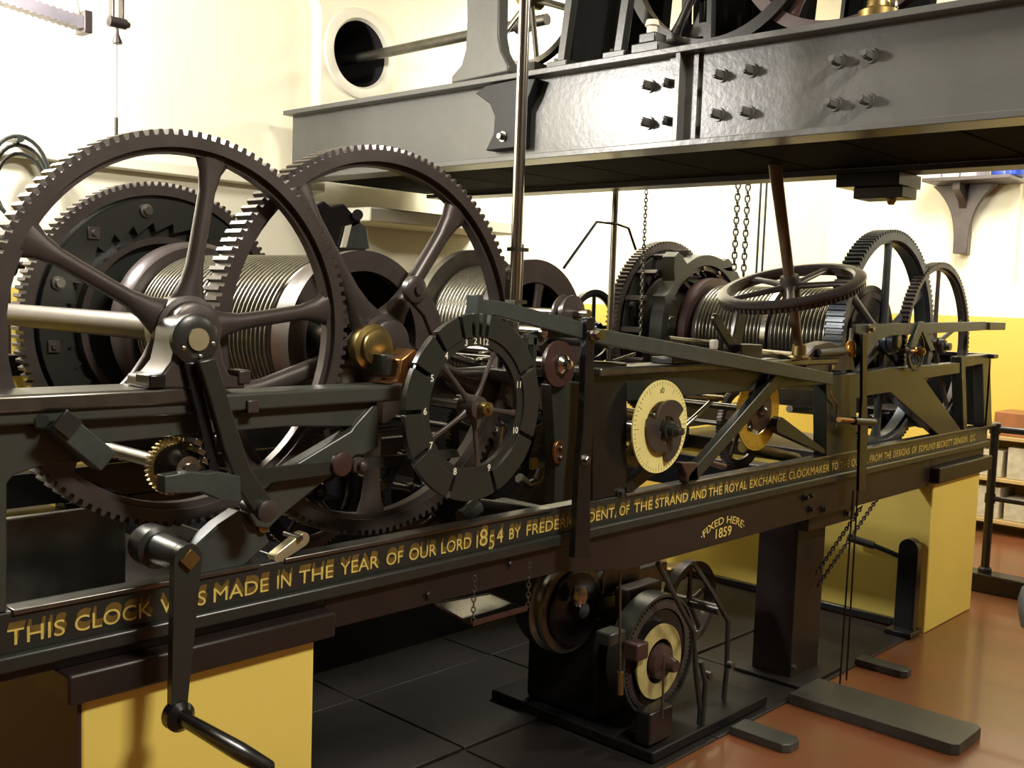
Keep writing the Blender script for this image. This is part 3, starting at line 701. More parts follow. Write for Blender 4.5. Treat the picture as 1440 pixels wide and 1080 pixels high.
# horizontal handwheel on slanting column
t = Thing('handwheel', 'horizontal toothed handwheel on a leaning brown column beneath the girder', 'handwheel')
hcn = at(1112, 405, -.02)
up = (R @ Vector((-.12, .93, .0))) ; camdir = (CAM - hcn).normalized()
N = (up.normalized() * math.cos(math.radians(17.5)) + camdir * math.sin(math.radians(17.5))).normalized()
U = N.cross(Vector((0, 1, 0))).normalized(); V = N.cross(U).normalized()
def local_gear(c, N, U, V, ro, ri, n, td, h0, h1):
    m = M(); o = []; k = n * 4
    for i in range(n):
        for fr, r in ((0, ro - td), (.3, ro - td), (.45, ro), (.85, ro)): 
            g = 2 * PI * (i + fr) / n; o.append((r, g))
    v = []; f = []
    for r, g in o:
        d = U * math.cos(g) + V * math.sin(g)
        v += [c + d * r + N * h0, c + d * r + N * h1, c + d * ri + N * h1, c + d * ri + N * h0]
    for i in range(k):
        q = (i + 1) % k
        for j in range(4): l = (j + 1) % 4; f.append((i * 4 + j, q * 4 + j, q * 4 + l, i * 4 + l))
    return m.add(v, f)
RW = .252
t.part('gear_teeth', local_gear(hcn, N, U, V, RW * .985, RW * .86, 84, .006, -.018, -.002), IRON)
t.part('rim', M().lathe(hcn, N, [(RW * .84, -.004), (RW * .97, -.004), (RW, .004), (RW, .012), (RW * .96, .02), (RW * .86, .022), (RW * .83, .014), (RW * .84, -.004)], 80), IRON)
t.parts[-1]['m'].f = [q for q in t.parts[-1]['m'].f if len(q) == 4]
for i in range(5): t.part('spoke', M().spoke(hcn + N * .006, math.radians(100 + 72 * i), .02, RW * .86, .022, .014, .026, .010, U=U, V=V, W=N), IRON)
t.part('hub', M().lathe(hcn, N, [(.030, -.04), (.032, -.03), (.034, .0), (.034, .03), (.03, .045)], 28), IRON)
top = hcn + N * ((1.965 - hcn.z) / N.z); bot = hcn - N * ((hcn.z - 1.318) / N.z)
t.part('column', M().cyl(bot, top, .016, .022), mat('brown_column', (.12, .075, .04), .4, .3, .1, 15, .3), label='brown slanting column')
t.done()
t = Thing('column_shoe', 'dark lumpy bearing shoe at the foot of the leaning handwheel column', 'bearing')
t.part('shoe', M().lathe((bot.x, bot.y, 1.2925), (0, 0, 1), [(.04, 0), (.04, .008), (.026, .014), (.024, .05), (.018, .055)], 24), BRASS)
t.part('bracket', M().plate(xz([(1125, 520), (1128, 500), (1140, 486), (1160, 480), (1178, 486), (1192, 498), (1196, 520)], .0), [], -.02, .04), IRON, .004)
t.part('cross_head', M().cyl(at(1150, 497, -.03), at(1186, 494, -.03), .016), IRON2)
t.done()
t = Thing('support_horn', 'broad grey Y-shaped strut under the left side of the handwheel', 'strut')
t.part('strut', M().plate(bar2(at(1040, 440, .06).xz[:], at(1032, 485, .06).xz[:], .05, .06), [], .05, .065), IRON2, .003)
t.part('strut', M().plate(bar2(at(1003, 448, .05).xz[:], at(1030, 492, .05).xz[:], .035), [], .035, .05), IRON2, .003)
t.part('foot', M().box((at(1028, 490, .05).x, .01, 1.2925), (at(1058, 490, .05).x, .08, 1.345)), IRON, .004)
t.done()
# right-hand fittings
t = Thing('release_lever', 'blue grey horizontal lever with block end above the right bay', 'lever')
t.part('bar', M().plate(xz([(1200, 456), (1384, 452), (1386, 464), (1250, 472), (1232, 478), (1218, 500), (1210, 500), (1214, 474), (1200, 468)], -.04), [], -.05, -.035), GREENG, .002)
t.part('end_block', M().box((at(1386, 460, -.04).x, -.06, at(1390, 464, -.04).z), (at(1408, 460, -.04).x, -.025, at(1390, 453, -.04).z)), IRON2, .002)
t.part('fork', M().plate(xz([(1283, 470), (1290, 452), (1296, 452), (1304, 470), (1312, 492), (1306, 494), (1294, 466), (1284, 490), (1277, 488)], -.05), [], -.06, -.05), GREENG, .002)
t.part('pivot_screw', M().hexnut((at(1219, 446, -.04).x, -.051, at(1219, 462, -.04).z), (0, -1, 0), .012, .02), STEEL)
t.done()
c = at(1288, 494, -.03)
t = big_wheel('escape_gear', 'small spoked wheel with copper hub below the blue grey lever', 'gear wheel', c.x, c.z, -.035, -.022, .085, .012, 48, .006, 6, .3, .022, IRON2, (.008, .005, .008, .004), axle=(-.07, .5, .009, BRASS), hubcol=COPPER)
t.done()
t = Thing('guide_rod', 'thin black upright rod crossing the inscription near the right end', 'rod')
t.part('rod', M().plate(xz([(1210, 470), (1217, 470), (1216, 560), (1218, 600), (1214, 690), (1205, 690), (1207, 600), (1210, 560)], -.055), [], -.064, -.052), BLACK, .001)
for px in (1197, 1203): 
    a = at(px + 3, 690, -.055); b = atZ(px - 10, 884, .0); t.part('thin_rod', M().tube([a, Vector((a.x + (0.006 if px > 1200 else -.012), -.055, .012))], .0035, 6), BLACK)
t.part('cross_collar', M().cyl(at(1200, 592, -.055), at(1228, 594, -.055), .016), BLACK)
t.done()
xbar((1180, 590), (1204, 592), -.055, .010, 'short copper spindle left of the thin black upright rod', COPPER)
t = Thing('governor_spring', 'wavy bright steel strip on the stile left of the thin black upright rod', 'spring')
t.part('strip', M().tube([at(a, b, -.02) for a, b in ((1168, 518), (1167, 545), (1170, 558), (1178, 568), (1176, 590), (1174, 602))], .0045, 8), STEEL)
t.part('screw', M().hexnut((at(1168, 516, -.02).x, -.012, at(1168, 516, -.02).z), (0, -1, 0), .010, .016), STEEL)
t.done()
t = Thing('sight_glass', 'orange oil glass standing left of the thin black upright rod', 'oil glass')
c = at(1196, 494, -.01)
t.part('glass', M().lathe((c.x, c.y, 1.2925), (0, 0, 1), [(.018, 0), (.02, .01), (.018, .05), (.012, .06)], 18), ORANGE)
t.part('neck', M().lathe((c.x, c.y, 1.3525), (0, 0, 1), [(.008, 0), (.008, .05)], 12), WHITE)
t.done()
t = Thing('connecting_link', 'brown slanting link behind the right bay of the frame', 'link')
t.part('link', M().plate(bar2(at(1352, 530, .3).xz[:], at(1330, 630, .3).xz[:], .06), [], .28, .31), IRON, .004)
t.part('pin', M().cyl((at(1345, 560, .3).x, .26, at(1345, 560, .3).z), (at(1345, 560, .3).x, .36, at(1345, 560, .3).z), .02), BRASS)
t.done()
t = Thing('black_weight', 'black rectangular weight box on the lower rail in the right bay', 'weight')
a = at(1238, 575, .2); b = at(1275, 640, .2)
t.part('box', M().box((a.x, .15, .93), (b.x, .3, a.z)), BLACK, .004)
t.part('collar', M().cyl((a.x - .12, .2, a.z - .05), (a.x, .2, a.z - .05), .03), BLACK)
t.done()

# crank handle
cr = Thing('crank_handle', 'big dark winding crank hanging over the inscription at lower left', 'crank')
s0 = at(217, 768, .0)
def yfor(x, z, px):
    lo, hi = -1.2, .3
    for _ in range(40):
        m_ = (lo + hi) / 2; v = R.transposed() @ (Vector((x, m_, z)) - CAM); q = 720 + v.x / -v.z * F
        if q > px: lo = m_
        else: hi = m_
    return (lo + hi) / 2
ya = yfor(s0.x, s0.z, 258)
cr.part('socket', M().lathe((s0.x, .03, s0.z), (0, -1, 0), [(.038, 0), (.04, .01), (.04, .045), (.03, .05), (.028, .03 - ya)], 28), IRON2)
am = at(262, 796, ya); e_ = at(245, 1003, ya)
s1 = Vector((s0.x, ya, s0.z))
cr.part('arm', M().plate(bar2((s1.x, s1.z), (e_.x, e_.z), .056, .030, 8), [], ya - .018, ya), IRON2, .003)
q = .009
cr.part('square_end', M().box((s1.x - .014, ya - .026, s1.z - .014), (s1.x + .014, ya - .017, s1.z + .014), Matrix.Rotation(math.radians(45), 3, 'Y')), BRASS, .001, 'square brass tinted shaft end')
yh = yfor(e_.x, e_.z, 382)
cr.part('knuckle', M().lathe((e_.x, ya + .006, e_.z), (0, -1, 0), [(.02, 0), (.028, .01), (.028, .03), (.018, .04)], 24), BLACK)
cr.part('handle', M().lathe((e_.x, ya - .03, e_.z), (0, -1, 0), [(.012, 0), (.0135, .03), (.016, (ya - yh) * .6), (.013, ya - yh - .04), (.006, ya - yh - .03)], 20), BLACK)
cr.done()
t = Thing('brass_catch', 'pale brass catch lever lying on the lower rail right of the crank', 'catch')
t.part('catch', M().plate(bar2(at(420, 756, .02).xz[:], at(384, 782, .02).xz[:], .03, .022), [], .0, .025), mat('pale_brass', (.5, .45, .3), .3, .6, .05, 20, .2), .003)
t.part('pin', M().cyl((at(420, 756).x, -.008, at(420, 756).z), (at(420, 756).x, .05, at(420, 756).z), .006), DSTEEL)
t.done()
t = Thing('rack_casting', 'dark triangular casting behind the crank on the lower rail', 'casting')
t.part('casting', M().plate(xz([(262, 770), (300, 735), (330, 715), (360, 735), (372, 760), (340, 790), (300, 808), (275, 815)], .03), [], .01, .05), GREENG, .004)
t.part('pin', M().cyl((at(372, 740, .0).x, -.0, at(372, 740).z), (at(372, 740).x, .06, at(372, 740).z), .014), BRASS)
t.done()

# low inner plates behind left bay (dull steel apron)
simple('apron_plate', M().box((.69, .25, .80), (1.03, .27, 1.02)).box((.69, .07, .80), (1.03, .27, .81)), DSTEEL, 'dull grey steel apron plate inside the far left bay', 'plate', bevel=.004)
t = Thing('hammer_rod', 'bright bent steel rod low in the centre bay above the year in the inscription', 'rod')
t.part('rod', M().tube([at(655, 716, .1), at(680, 690, .1), at(700, 650, .1), at(705, 600, .1)], .010, 10), STEEL)
t.part('foot', M().cyl(at(648, 728, .08), at(672, 712, .08), .02), GREENG)
t.done()
t = Thing('drain_elbow', 'small brass elbow low between the count wheel and the centre post', 'fitting')
t.part('elbow', M().tube([at(730, 672, .1), at(742, 682, .1), at(755, 678, .1), at(762, 660, .1)], .014, 10), DSTEEL)
t.part('tag', M().box((at(744, 660, .1).x, .09, at(744, 660, .1).z), (at(752, 660, .1).x, .1, at(744, 645, .1).z)), BRASS)
t.done()
for i, (pa, pb, lab) in enumerate((((660, 705), (790, 722), 'dark brown rod slanting down to the lower rail left of the black rod'),
        ((690, 622), (760, 590), 'dark rod across the lower right of the count wheel opening'),
        ((460, 610), (556, 600), 'dark bar deep behind the left brace'))):
    xbar(pa, pb, .15, .012, lab, BLACK, 'tie_rod')

# wooden / iron items above rear : device on rear wall ledge
t = Thing('limit_switch', 'dark cast switch mechanism seen through the top of the middle great wheel', 'switch gear')
y = 1.28
t.part('housing', M().plate(xz([(486, 350), (488, 322), (496, 312), (506, 312), (516, 320), (520, 350)], y), [], y, y + .08), GREENG, .004)
t.part('body', M().plate(xz([(440, 290), (456, 282), (466, 290), (484, 286), (496, 300), (508, 300), (508, 314), (490, 322), (484, 345), (462, 348), (448, 320)], y), [], y + .0, y + .1), BLACK, .006)
t.part('knob', M().cyl(at(503, 302, y - .03), at(503, 302, y + .04), .02), BLACK)
t.part('white_plate', M().plate(xz([(477, 348), (484, 318), (492, 316), (484, 348)], y), [], y - .012, y - .004), WHITE)
t.part('stand', M().box((at(460, 350, y).x, y, 1.262), (at(515, 350, y).x, y + .07, at(500, 348, y).z)), IRON2, .003)
t.done()

# ================================================================== GIRDERS AND UPPER GEAR
XG = 2.6; ZT = 2.195; ZBt = 1.945; G0, G1 = -2.1, 1.93
g = Thing('steel_girder', 'wide grey painted steel girder with bolt heads crossing above the clock', 'girder')
g.part('web', M().box((XG, G0, ZBt), (XG + .02, G1, ZT)), GIRD)
g.part('top_flange', M().box((XG - .05, G0, ZT), (XG + .07, G1, ZT + .018)), GIRD, .002)
g.part('bottom_flange', M().box((XG - .05, G0, ZBt - .018), (XG + .07, G1, ZBt)), GIRD, .002)
p = atX(964, 120, XG)
g.part('stiffener', M().box((XG - .045, p.y - .008, ZBt), (XG, p.y + .008, ZT)).box((XG - .012, p.y - .05, ZBt), (XG, p.y + .05, ZT)), GIRD, .001)
for px, py in ((907, 120), (936, 117), (905, 172), (935, 170), (1008, 105), (1050, 98), (1003, 160), (1045, 157), (1173, 85), (1218, 77), (1167, 145), (1213, 140)):
    p = atX(px + 3, py, XG - .015)
    g.part('bolt', M().hexnut((XG, p.y, p.z), (-1, 0, 0), .0135, .034).cyl((XG - .036, p.y, p.z), (XG - .046, p.y, p.z), .008), GIRD)
g.done()
X2 = 3.42
g = Thing('steel_girder', 'second dark girder parallel behind the grey one, seen from underneath', 'girder')
g.part('web', M().box((X2, G0, ZBt), (X2 + .02, G1, ZT)), BROWNB)
g.part('top_flange', M().box((X2 - .06, G0, ZT), (X2 + .06, G1, ZT + .018)), BROWNB, .002)
g.part('bottom_flange', M().box((X2 - .06, G0, ZBt - .018), (X2 + .06, G1, ZBt)), BROWNB, .002)
g.done()
d = Thing('deck', 'dark plank deck laid between the two girders overhead', 'deck')
n = 12; L = (G1 - G0) / n
for i in range(n):
    d.part('plank', M().box((XG + .022, G0 + i * L + .004, ZBt + .001), (X2 - .062, G0 + (i + 1) * L - .004, ZBt + .03)), DEADBLACK, .002)
d.done()
# pillow blocks etc: things standing on the girder
zt = ZT + .018
st = Thing('cast_standard', 'grey cast iron upright with flared foot standing on the far end of the grey girder', 'standard')
Xs = XG - .045
prof = yz([(655, -70), (702, -72), (700, 60), (704, 82), (714, 102), (714, 112), (634, 128), (634, 118), (648, 102), (654, 80), (656, 40)], Xs)
zmin = min(z for _, z in prof)
prof = [(a, max(b + (zt - zmin), zt)) for a, b in prof]
st.part('upright', M().plate(prof, [], Xs, Xs + .05, 'x'), GIRD, .006)
st.part('foot_bolt', M().hexnut((Xs + .09, prof[4][0] + .02, zt), (0, 0, 1), .014, .02), IRON2)
st.done()
st = Thing('dark_gap_plate', 'black plate standing in for the dark curved gap in the grey girder behind the bright vertical pole', 'bracket')
prof = yz([(676, 133), (690, 122), (732, 112), (760, 112), (752, 135), (742, 155), (740, 208), (690, 213), (701, 190), (703, 165), (696, 148)], XG - .02)
prof = [(a, min(max(b, ZBt + .002), ZT - .002)) for a, b in prof]
st.part('plate', M().plate(prof, [], XG - .045, XG - .001, 'x'), VOID, .003)  # black plate painted in for the dark curved recess in the girder
p = atX(706, 192, XG - .05); st.part('bolt', M().hexnut((XG - .045, p.y, p.z), (-1, 0, 0), .012, .02), STEEL)
st.done()
# dial shaft
t = Thing('dial_shaft', 'steel shaft running out of the round hole in the rear wall', 'shaft')
p2 = Vector((hc.x + .02, 2.15, hc.z - .01)); e2 = Vector((p2.x, .9, p2.z))
t.part('shaft', M().cyl(p2, e2, .022), DSTEEL)
t.part('collar', M().cyl((p2.x, 1.0, p2.z), (p2.x, 1.05, p2.z), .035), IRON)
t.done()
# light fly wheel with crossed spokes
c = atX(742, 20, 2.78)
t = Thing('spoked_flywheel', 'thin rimmed upper wheel with crossed flat spokes beside the bright pole', 'wheel')
rW = .24
t.part('rim', M().ring((2.78, c.y, c.z + .06), (1, 0, 0), rW, rW - .02, 0, .03, 64), DSTEEL)
for i in range(3):
    t.part('spoke', M().spoke((2.795, c.y, c.z + .06), math.radians(20 + 60 * i), -rW + .01, rW - .01, .012, .012, .014, .006, U=Vector((0, 1, 0)), V=Vector((0, 0, 1)), W=Vector((1, 0, 0))), DSTEEL)
t.part('hub', M().cyl((2.75, c.y, c.z + .06), (2.84, c.y, c.z + .06), .035), BRASS)
t.part('saddle', M().box((2.76, c.y - .06, zt), (2.84, c.y + .06, c.z + .06 - rW + .006)), IRON2)
t.done()
# A frame legs, fan blades
def leg_bar(pts, X, wd, lab, m=IRON2, dx=.03, name='frame_leg'):
    (a0, b0), (a1, b1) = yz(pts, X)
    t = Thing(name, lab, 'frame leg')
    b0 = zt + .02; t.part('leg', M().plate([(a0 - wd / 2, b0), (a0 + wd / 2, b0), (a1 + wd / 2, b1), (a1 - wd / 2, b1)], [], X, X + dx, 'x'), m, .002)
    t.part('foot', M().box((X - .02, a0 - wd * 1.4, zt), (X + dx + .02, a0 + wd * 1.4, zt + .02)), m, .003)
    t.part('foot_nut', M().hexnut((X + dx / 2, a0 + wd * 1.0, zt + .02), (0, 0, 1), .010, .014), DSTEEL)
    t.done()
leg_bar([(788, 85), (812, -90)], XG - .02, .03, 'slanting grey frame leg left of the black fan housings')
leg_bar([(868, 72), (892, -90)], XG - .02, .03, 'slanting grey frame leg on a stepped foot between black fan housings')
def blade(px0, px1, X, lab, lean=.04, th=.05, hole=False):
    y0 = atX(px0, 60, X).y; y1 = atX(px1, 60, X).y
    t = Thing('fly_fan', lab, 'fan blade')
    prof = [(y0, zt + .005), (y1, zt + .005), (y1 - lean, zt + .62), (y0 - lean, zt + .62)]
    w_ = (y1 - y0)
    t.part('blade', M().plate(prof, [], X, X + th, 'x'), DEADBLACK, .004)
    t.part('edge_strip', M().plate([(y0 - .006, zt + .0), (y0 + .006, zt + .0), (y0 - lean + .006, zt + .63), (y0 - lean - .006, zt + .63)], [], X - .01, X + th + .01, 'x'), IRON2)
    t.done()
blade(800, 868, 2.72, 'leftmost black fan blade standing on the deck')
blade(880, 925, 2.95, 'black fan blade directly behind the stepped foot leg')
blade(985, 1040, 2.80, 'black fan blade right of the small white gap over the girder')
blade(1050, 1130, 2.92, 'wide black fan blade above the centre of the girder')
blade(1180, 1205, 3.0, 'narrow black fan blade left of the brassy glint')
blade(1225, 1300, 2.85, 'rightmost black fan blade standing on the girder deck')
# curved rims of upper wheels
for (px, py, X, r, m, lab) in ((1010, -150, 2.66, .33, BLACK, 'large black hoop wheel dipping behind the middle of the girder top'),
                             (1190, -190, 2.68, .34, REDB, 'large red brown hoop wheel dipping behind the right of the girder top')):
    c = atX(px, py, X); cz_ = zt + r + .004
    t = Thing('hoop_flywheel', lab, 'wheel')
    t.part('rim', M().ring((X, c.y, cz_), (1, 0, 0), r, r - .035, 0, .035, 72), m)
    for i in range(4): t.part('spoke', M().spoke((X + .018, c.y, cz_), math.radians(28 + 90 * i), .02, r - .03, .02, .014, .022, .01, U=Vector((0, 1, 0)), V=Vector((0, 0, 1)), W=Vector((1, 0, 0))), m)
    t.part('hub', M().cyl((X - .02, c.y, cz_), (X + .06, c.y, cz_), .04), IRON2)
    t.done()
t = Thing('ladder_frame', 'black slotted frame casting with pale gaps above the bolted stiffener', 'casting')
a = yz([(958, 62), (1000, 55), (990, -90), (940, -90)], 2.7)
o = [(a[0][0], zt + .002), (a[1][0], zt + .002), (a[1][0] + .02, zt + .62), (a[0][0] + .02, zt + .62)]
w_ = (o[1][0] - o[0][0])
def sl(z0, z1, u0, u1): 
    f_ = lambda z: o[0][0] + .02 * (z - zt) / .62
    return [(f_(z0) + w_ * u0, z0), (f_(z0) + w_ * u1, z0), (f_(z1) + w_ * u1, z1), (f_(z1) + w_ * u0, z1)]
t.part('plate', M().plate(o, [sl(zt + .03, zt + .06, .2, .75), sl(zt + .10, zt + .17, .2, .4), sl(zt + .10, zt + .17, .6, .85), sl(zt + .21, zt + .33, .2, .75)], 2.70, 2.725, 'x'), BLACK)
t.part('base_strip', M().box((2.68, o[0][0] - .0, zt), (2.745, o[1][0] + .0, zt + .012)), BLACK)
t.done()
t = Thing('pillow_block', 'grey stepped pillow block with copper cup on the girder top near its middle', 'bearing')
p = atX(915, 55, XG - .01)
t.part('block', M().box((XG - .04, p.y - .05, zt), (XG + .05, p.y + .05, zt + .03)).box((XG - .03, p.y - .03, zt + .03), (XG + .03, p.y + .03, zt + .06)), IRON2, .004)
t.part('cup', M().lathe((XG - .005, p.y, zt + .06), (0, 0, 1), [(.016, 0), (.016, .02), (.022, .024), (.018, .04)], 20), WHITE)
t.done()
t = Thing('brass_bearing', 'brassy bearing on the girder top near the pale upper wall', 'bearing')
p = atX(1232, 28, XG + .0)
t.part('body', M().lathe((XG + .01, p.y, zt), (0, 0, 1), [(.05, 0), (.05, .02), (.03, .03), (.026, .07), (.012, .1)], 24), BRASS)
t.part('bolt', M().hexnut((XG + .01, p.y - .04, zt + .021), (0, 0, 1), .008, .02), STEEL)
t.done()

# poles and hanging stuff
t = Thing('vertical_pole', 'bright polished steel pole rising in front of the grey girder', 'pole')
pb = at(724, 412, .12); pt = at(738, -40, .12)
t.part('pole', M().cyl((pb.x, pb.y, 1.28), (pb.x, pb.y, 2.6), .0155), STEEL)
t.part('side_rod', M().cyl((pb.x + .024, pb.y, 1.45), (pb.x + .024, pb.y, 1.62), .004), STEEL)
for z_ in (1.46, 1.60): t.part('clip', M().box((pb.x - .018, pb.y - .018, z_), (pb.x + .03, pb.y + .018, z_ + .01)), DSTEEL)
t.part('foot', M().box((pb.x - .05, pb.y - .04, 1.25), (pb.x + .05, pb.y + .04, 1.285)), IRON2, .004)
t.done()
pc = at(857, 480, .95)
t = Thing('vertical_pole', 'thin chrome pole between the rear floor of the clock and the dark girder', 'pole')
t.part('pole', M().cyl((pc.x, pc.y, 1.0), (pc.x, pc.y, ZBt - .001), .014), STEEL)
t.part('wire_bracket', M().tube([(pc.x - .32, pc.y, 1.60), (pc.x - .12, pc.y, 1.80), (pc.x, pc.y - .01, 1.80), (pc.x + .10, pc.y, 1.79), (pc.x + .16, pc.y, 1.70)], .006, 8), BLACK)
t.part('foot', M().box((pc.x - .04, pc.y - .04, .93), (pc.x + .04, pc.y + .04, 1.0)), BLACK, .004)
t.done()
def chain(a, b, lab, n_=None, r=.0028, link=.022, m=DSTEEL, sag=0):
    a = Vector(a); b = Vector(b); L = (b - a).length; n_ = int(L / (link * .72)); mm = M(); D = (b - a).normalized()
    u0 = D.orthogonal().normalized(); v0 = D.cross(u0)
    for i in range(n_):
        c = a + (b - a) * ((i + .5) / n_); u = u0 if i % 2 else v0
        c.z -= sag * math.sin(PI * (i + .5) / n_)
        pts = [c + D * (link / 2 * math.cos(q)) + u * (link * .3 * math.sin(q)) for q in [2 * PI * k / 8 for k in range(8)]]
        mm.tube(pts, r, 5, True)
    simple('chain', mm, m, lab, 'chain')
c = at(911, 225, .8); chain((c.x, .8, ZBt - .01), (c.x, .8, 1.30), 'small link chain hanging in front of the ratchet housing')
c = at(1035, 262, .9); xa = atX(1035, 262, X2 + .03)
for px, kind, lab in ((1036, 'c', 'left of two chains hanging behind the right rope barrel'), (1050, 'c', 'right of two chains hanging behind the right rope barrel'),
                  (1068, 'r', 'left of two thin rods hanging right of the chains'), (1076, 'r', 'right of two thin rods hanging right of the chains')):
    pz = at(px, 300, 1.0); top_z = 2.55
    if kind == 'c': chain((pz.x, 1.0, top_z), (pz.x, 1.0, 1.62), lab, r=.0045, link=.04, m=IRON2)
    else: simple('hanging_rod', M().cyl((pz.x, 1.0, 1.6), (pz.x, 1.0, top_z), .006), IRON2, lab, 'rod')
# black box under the girder
t = Thing('black_motor_box', 'black box with grey base slung under the right part of the dark girder', 'box')
a = atX(1192, 262, X2 - .0); b = atX(1280, 258, X2)
y0, y1 = min(a.y, b.y), max(a.y, b.y)
z1_ = ZBt - .0185
t.part('case', M().box((X2 - .09, y0, z1_ - .045), (X2 + .09, y1, z1_)), BLACK, .003)
t.part('base', M().box((X2 - .06, y0 + .0, z1_ - .082), (X2 + .06, y1 - .05, z1_ - .045)), IRON2, .003)
t.part('nozzle', M().lathe((X2, y0 + .06, z1_ - .082), (0, 0, -1), [(.016, 0), (.016, .006), (.009, .018)], 12), BRASS)
t.done()
# wall bracket shelf on the right wall
t = Thing('wall_bracket', 'grey cast bracket with small shelf on the right hand wall', 'bracket')
X = XE
a = atX(1365, 262, X); b = atX(1362, 358, X)
yb_ = a.y
t.part('side_web', M().plate([(0, 0), (-.055, -.0), (-.30, .0), (-.30, -.05), (-.16, -.13), (-.09, -.26), (-.07, -.5), (-.0, -.52)], [], 0, .05, 'x'), IRON)
m = t.parts[-1]['m']; sx = .9
hgt = a.z - b.z
m.v = [Vector((X + p.y * sx - .0, yb_ + p.x - .025, a.z + p.z * hgt / .52)) for p in m.v]
fw = lambda u: .05 + .17 * (1 - u) ** 3.2
pr_ = [(yb_ + fw(k / 10), a.z + (b.z - a.z) * k / 10) for k in range(11)] + [(yb_ - fw(k / 10), a.z + (b.z - a.z) * k / 10) for k in range(10, -1, -1)]
t.part('flared_face', M().plate(pr_, [], X - .12, X - .09, 'x'), IRON, .006)
t.part('stem', M().box((X - .09, yb_ - .03, b.z), (X, yb_ + .03, a.z)), IRON, .004)
s0, s1 = atX(1300, 262, X - .2), atX(1436, 262, X - .15)
t.part('shelf', M().box((X - .38, s1.y, a.z), (X - .0, s0.y - .05, a.z + .025)), IRON, .004)
t.done()
shz = a.z + .025
for i, (px, wd, hh, m_, lab) in enumerate(((1322, .16, .10, LILAC, 'grey box leftmost on the bracket shelf'), (1346, .14, .10, LILAC, 'pale grey box second from left on the bracket shelf'), (1372, .12, .10, LILAC, 'pale grey box third from left on the bracket shelf'))):
    y = atX(px, 250, X - .2).y
    simple('carton', M().box((X - .34, y - wd * .45, shz), (X - .08, y + wd * .45, shz + hh)), m_, lab, 'box', 'cartons on the bracket shelf', bevel=.006)
y = atX(1418, 250, X - .2).y
t = Thing('blue_canister', 'glossy blue plastic canister at the right end of the bracket shelf', 'canister')
t.part('body', M().lathe((X - .2, y, shz), (0, 0, 1), [(.10, 0), (.11, .01), (.11, .11), (.08, .13)], 28), BLUE)
t.part('lid', M().lathe((X - .2, y, shz + .13), (0, 0, 1), [(.05, 0), (.05, .02)], 20), BLUE)
t.done()
# left top: bars, hook, cable
t = Thing('toothed_bar', 'pale purple grey toothed bar hanging in the top left corner', 'bar')
a = at(-40, -20, 1.55); b = at(126, 34, 1.55)
D_ = (b - a).normalized(); L = (b - a).length
pr = []
nz = 34
pu = [(L * i / nz, .016 + (.006 if i % 2 else 0)) for i in range(nz + 1)]; pd = [(L * (nz - i) / nz, -.016 - (.005 if i % 2 else 0)) for i in range(nz + 1)]
mm = M().plate(pu + pd, [], 0, .05)
Nn = Vector((0, 1, 0)); Uu = Nn.cross(D_)
mm.v = [a + D_ * p.x + Vector((0, 1, 0)) * p.y - Uu * p.z for p in mm.v]
t.part('bar', mm, LILAC)
t.part('hanger_wire', M().tube([b + Vector((-.02, .02, .02)), b + Vector((-.14, .02, .5))], .002, 5), IRON)
t.part('end_clip', M().box((b.x - .02, b.y - .01, b.z - .03), (b.x + .006, b.y + .06, b.z + .04)), IRON, .003)
t.done()
t = Thing('pulley_hook', 'small dark pulley block and hook hanging at the top left', 'pulley')
c = at(165, 32, 1.5)
t.part('cheek', M().box((c.x - .020, c.y - .01, c.z), (c.x - .013, c.y + .02, c.z + .12)).box((c.x + .012, c.y - .01, c.z), (c.x + .019, c.y + .02, c.z + .12)), IRON, .002)
t.part('sheave', M().cyl((c.x - .028, c.y, c.z), (c.x + .028, c.y, c.z), .017), IRON)
t.part('bolt', M().hexnut((c.x + .028, c.y, c.z), (1, 0, 0), .010, .012), IRON)
t.part('top_block', M().box((c.x - .024, c.y - .015, c.z + .088), (c.x + .024, c.y + .03, c.z + .5)), REDB, .004)
t.part('tassel', M().lathe((c.x, c.y, c.z - .015), (0, 0, -1), [(.004, 0), (.005, .02), (.016, .045), (.014, .052)], 10), IRON)
t.part('cord', M().cyl((c.x - .003, c.y, c.z - .3), (c.x - .003, c.y, c.z - .066), .0025), LILAC)
t.part('cord_end', M().cyl((c.x - .003, c.y, c.z - .36), (c.x - .003, c.y, c.z - .3), .006), IRON)
t.done()
t = Thing('cable_coil', 'coil of dark cable hung on the wall at the left edge', 'cable')
c = at(28, 250, 1.9)
for i in range(3):
    t.part('cable_loop', M().tube([(c.x + .10 * (1 - .08 * i) * math.cos(q) + .01 * i, 1.9 + .02 * i, c.z + (.14 - .012 * i) * math.sin(q) - .015 * i) for q in [2 * PI * k / 28 for k in range(28)]], .007, 6, True), IRON2)
t.part('wall_hook', M().cyl((c.x, 1.89, c.z + .13), (c.x, 2.07, c.z + .13), .012), IRON2)
t.done()
t = Thing('wall_pipe', 'thin dark pipe on the yellow wall at the far left', 'pipe')
c = at(14, 500, 1.95)
t.part('pipe', M().cyl((c.x, 1.96, .0), (c.x, 1.96, 1.45), .008), BROWNB)
t.part('clip', M().box((c.x - .015, 1.95, 1.2), (c.x + .015, 2.0, 1.215)), BROWNB)
t.done()
t = Thing('rear_roller', 'dark roller bar at the left edge beyond the ratchet wheel', 'roller')
c = at(10, 372, 1.5)
t.part('roller', M().cyl((c.x - .35, 1.5, c.z), (c.x + .02, 1.5, c.z), .035), IRON2)
t.part('axle', M().cyl((c.x - .35, 1.5, c.z), (c.x + .05, 1.5, c.z), .012), DSTEEL)
t.done()

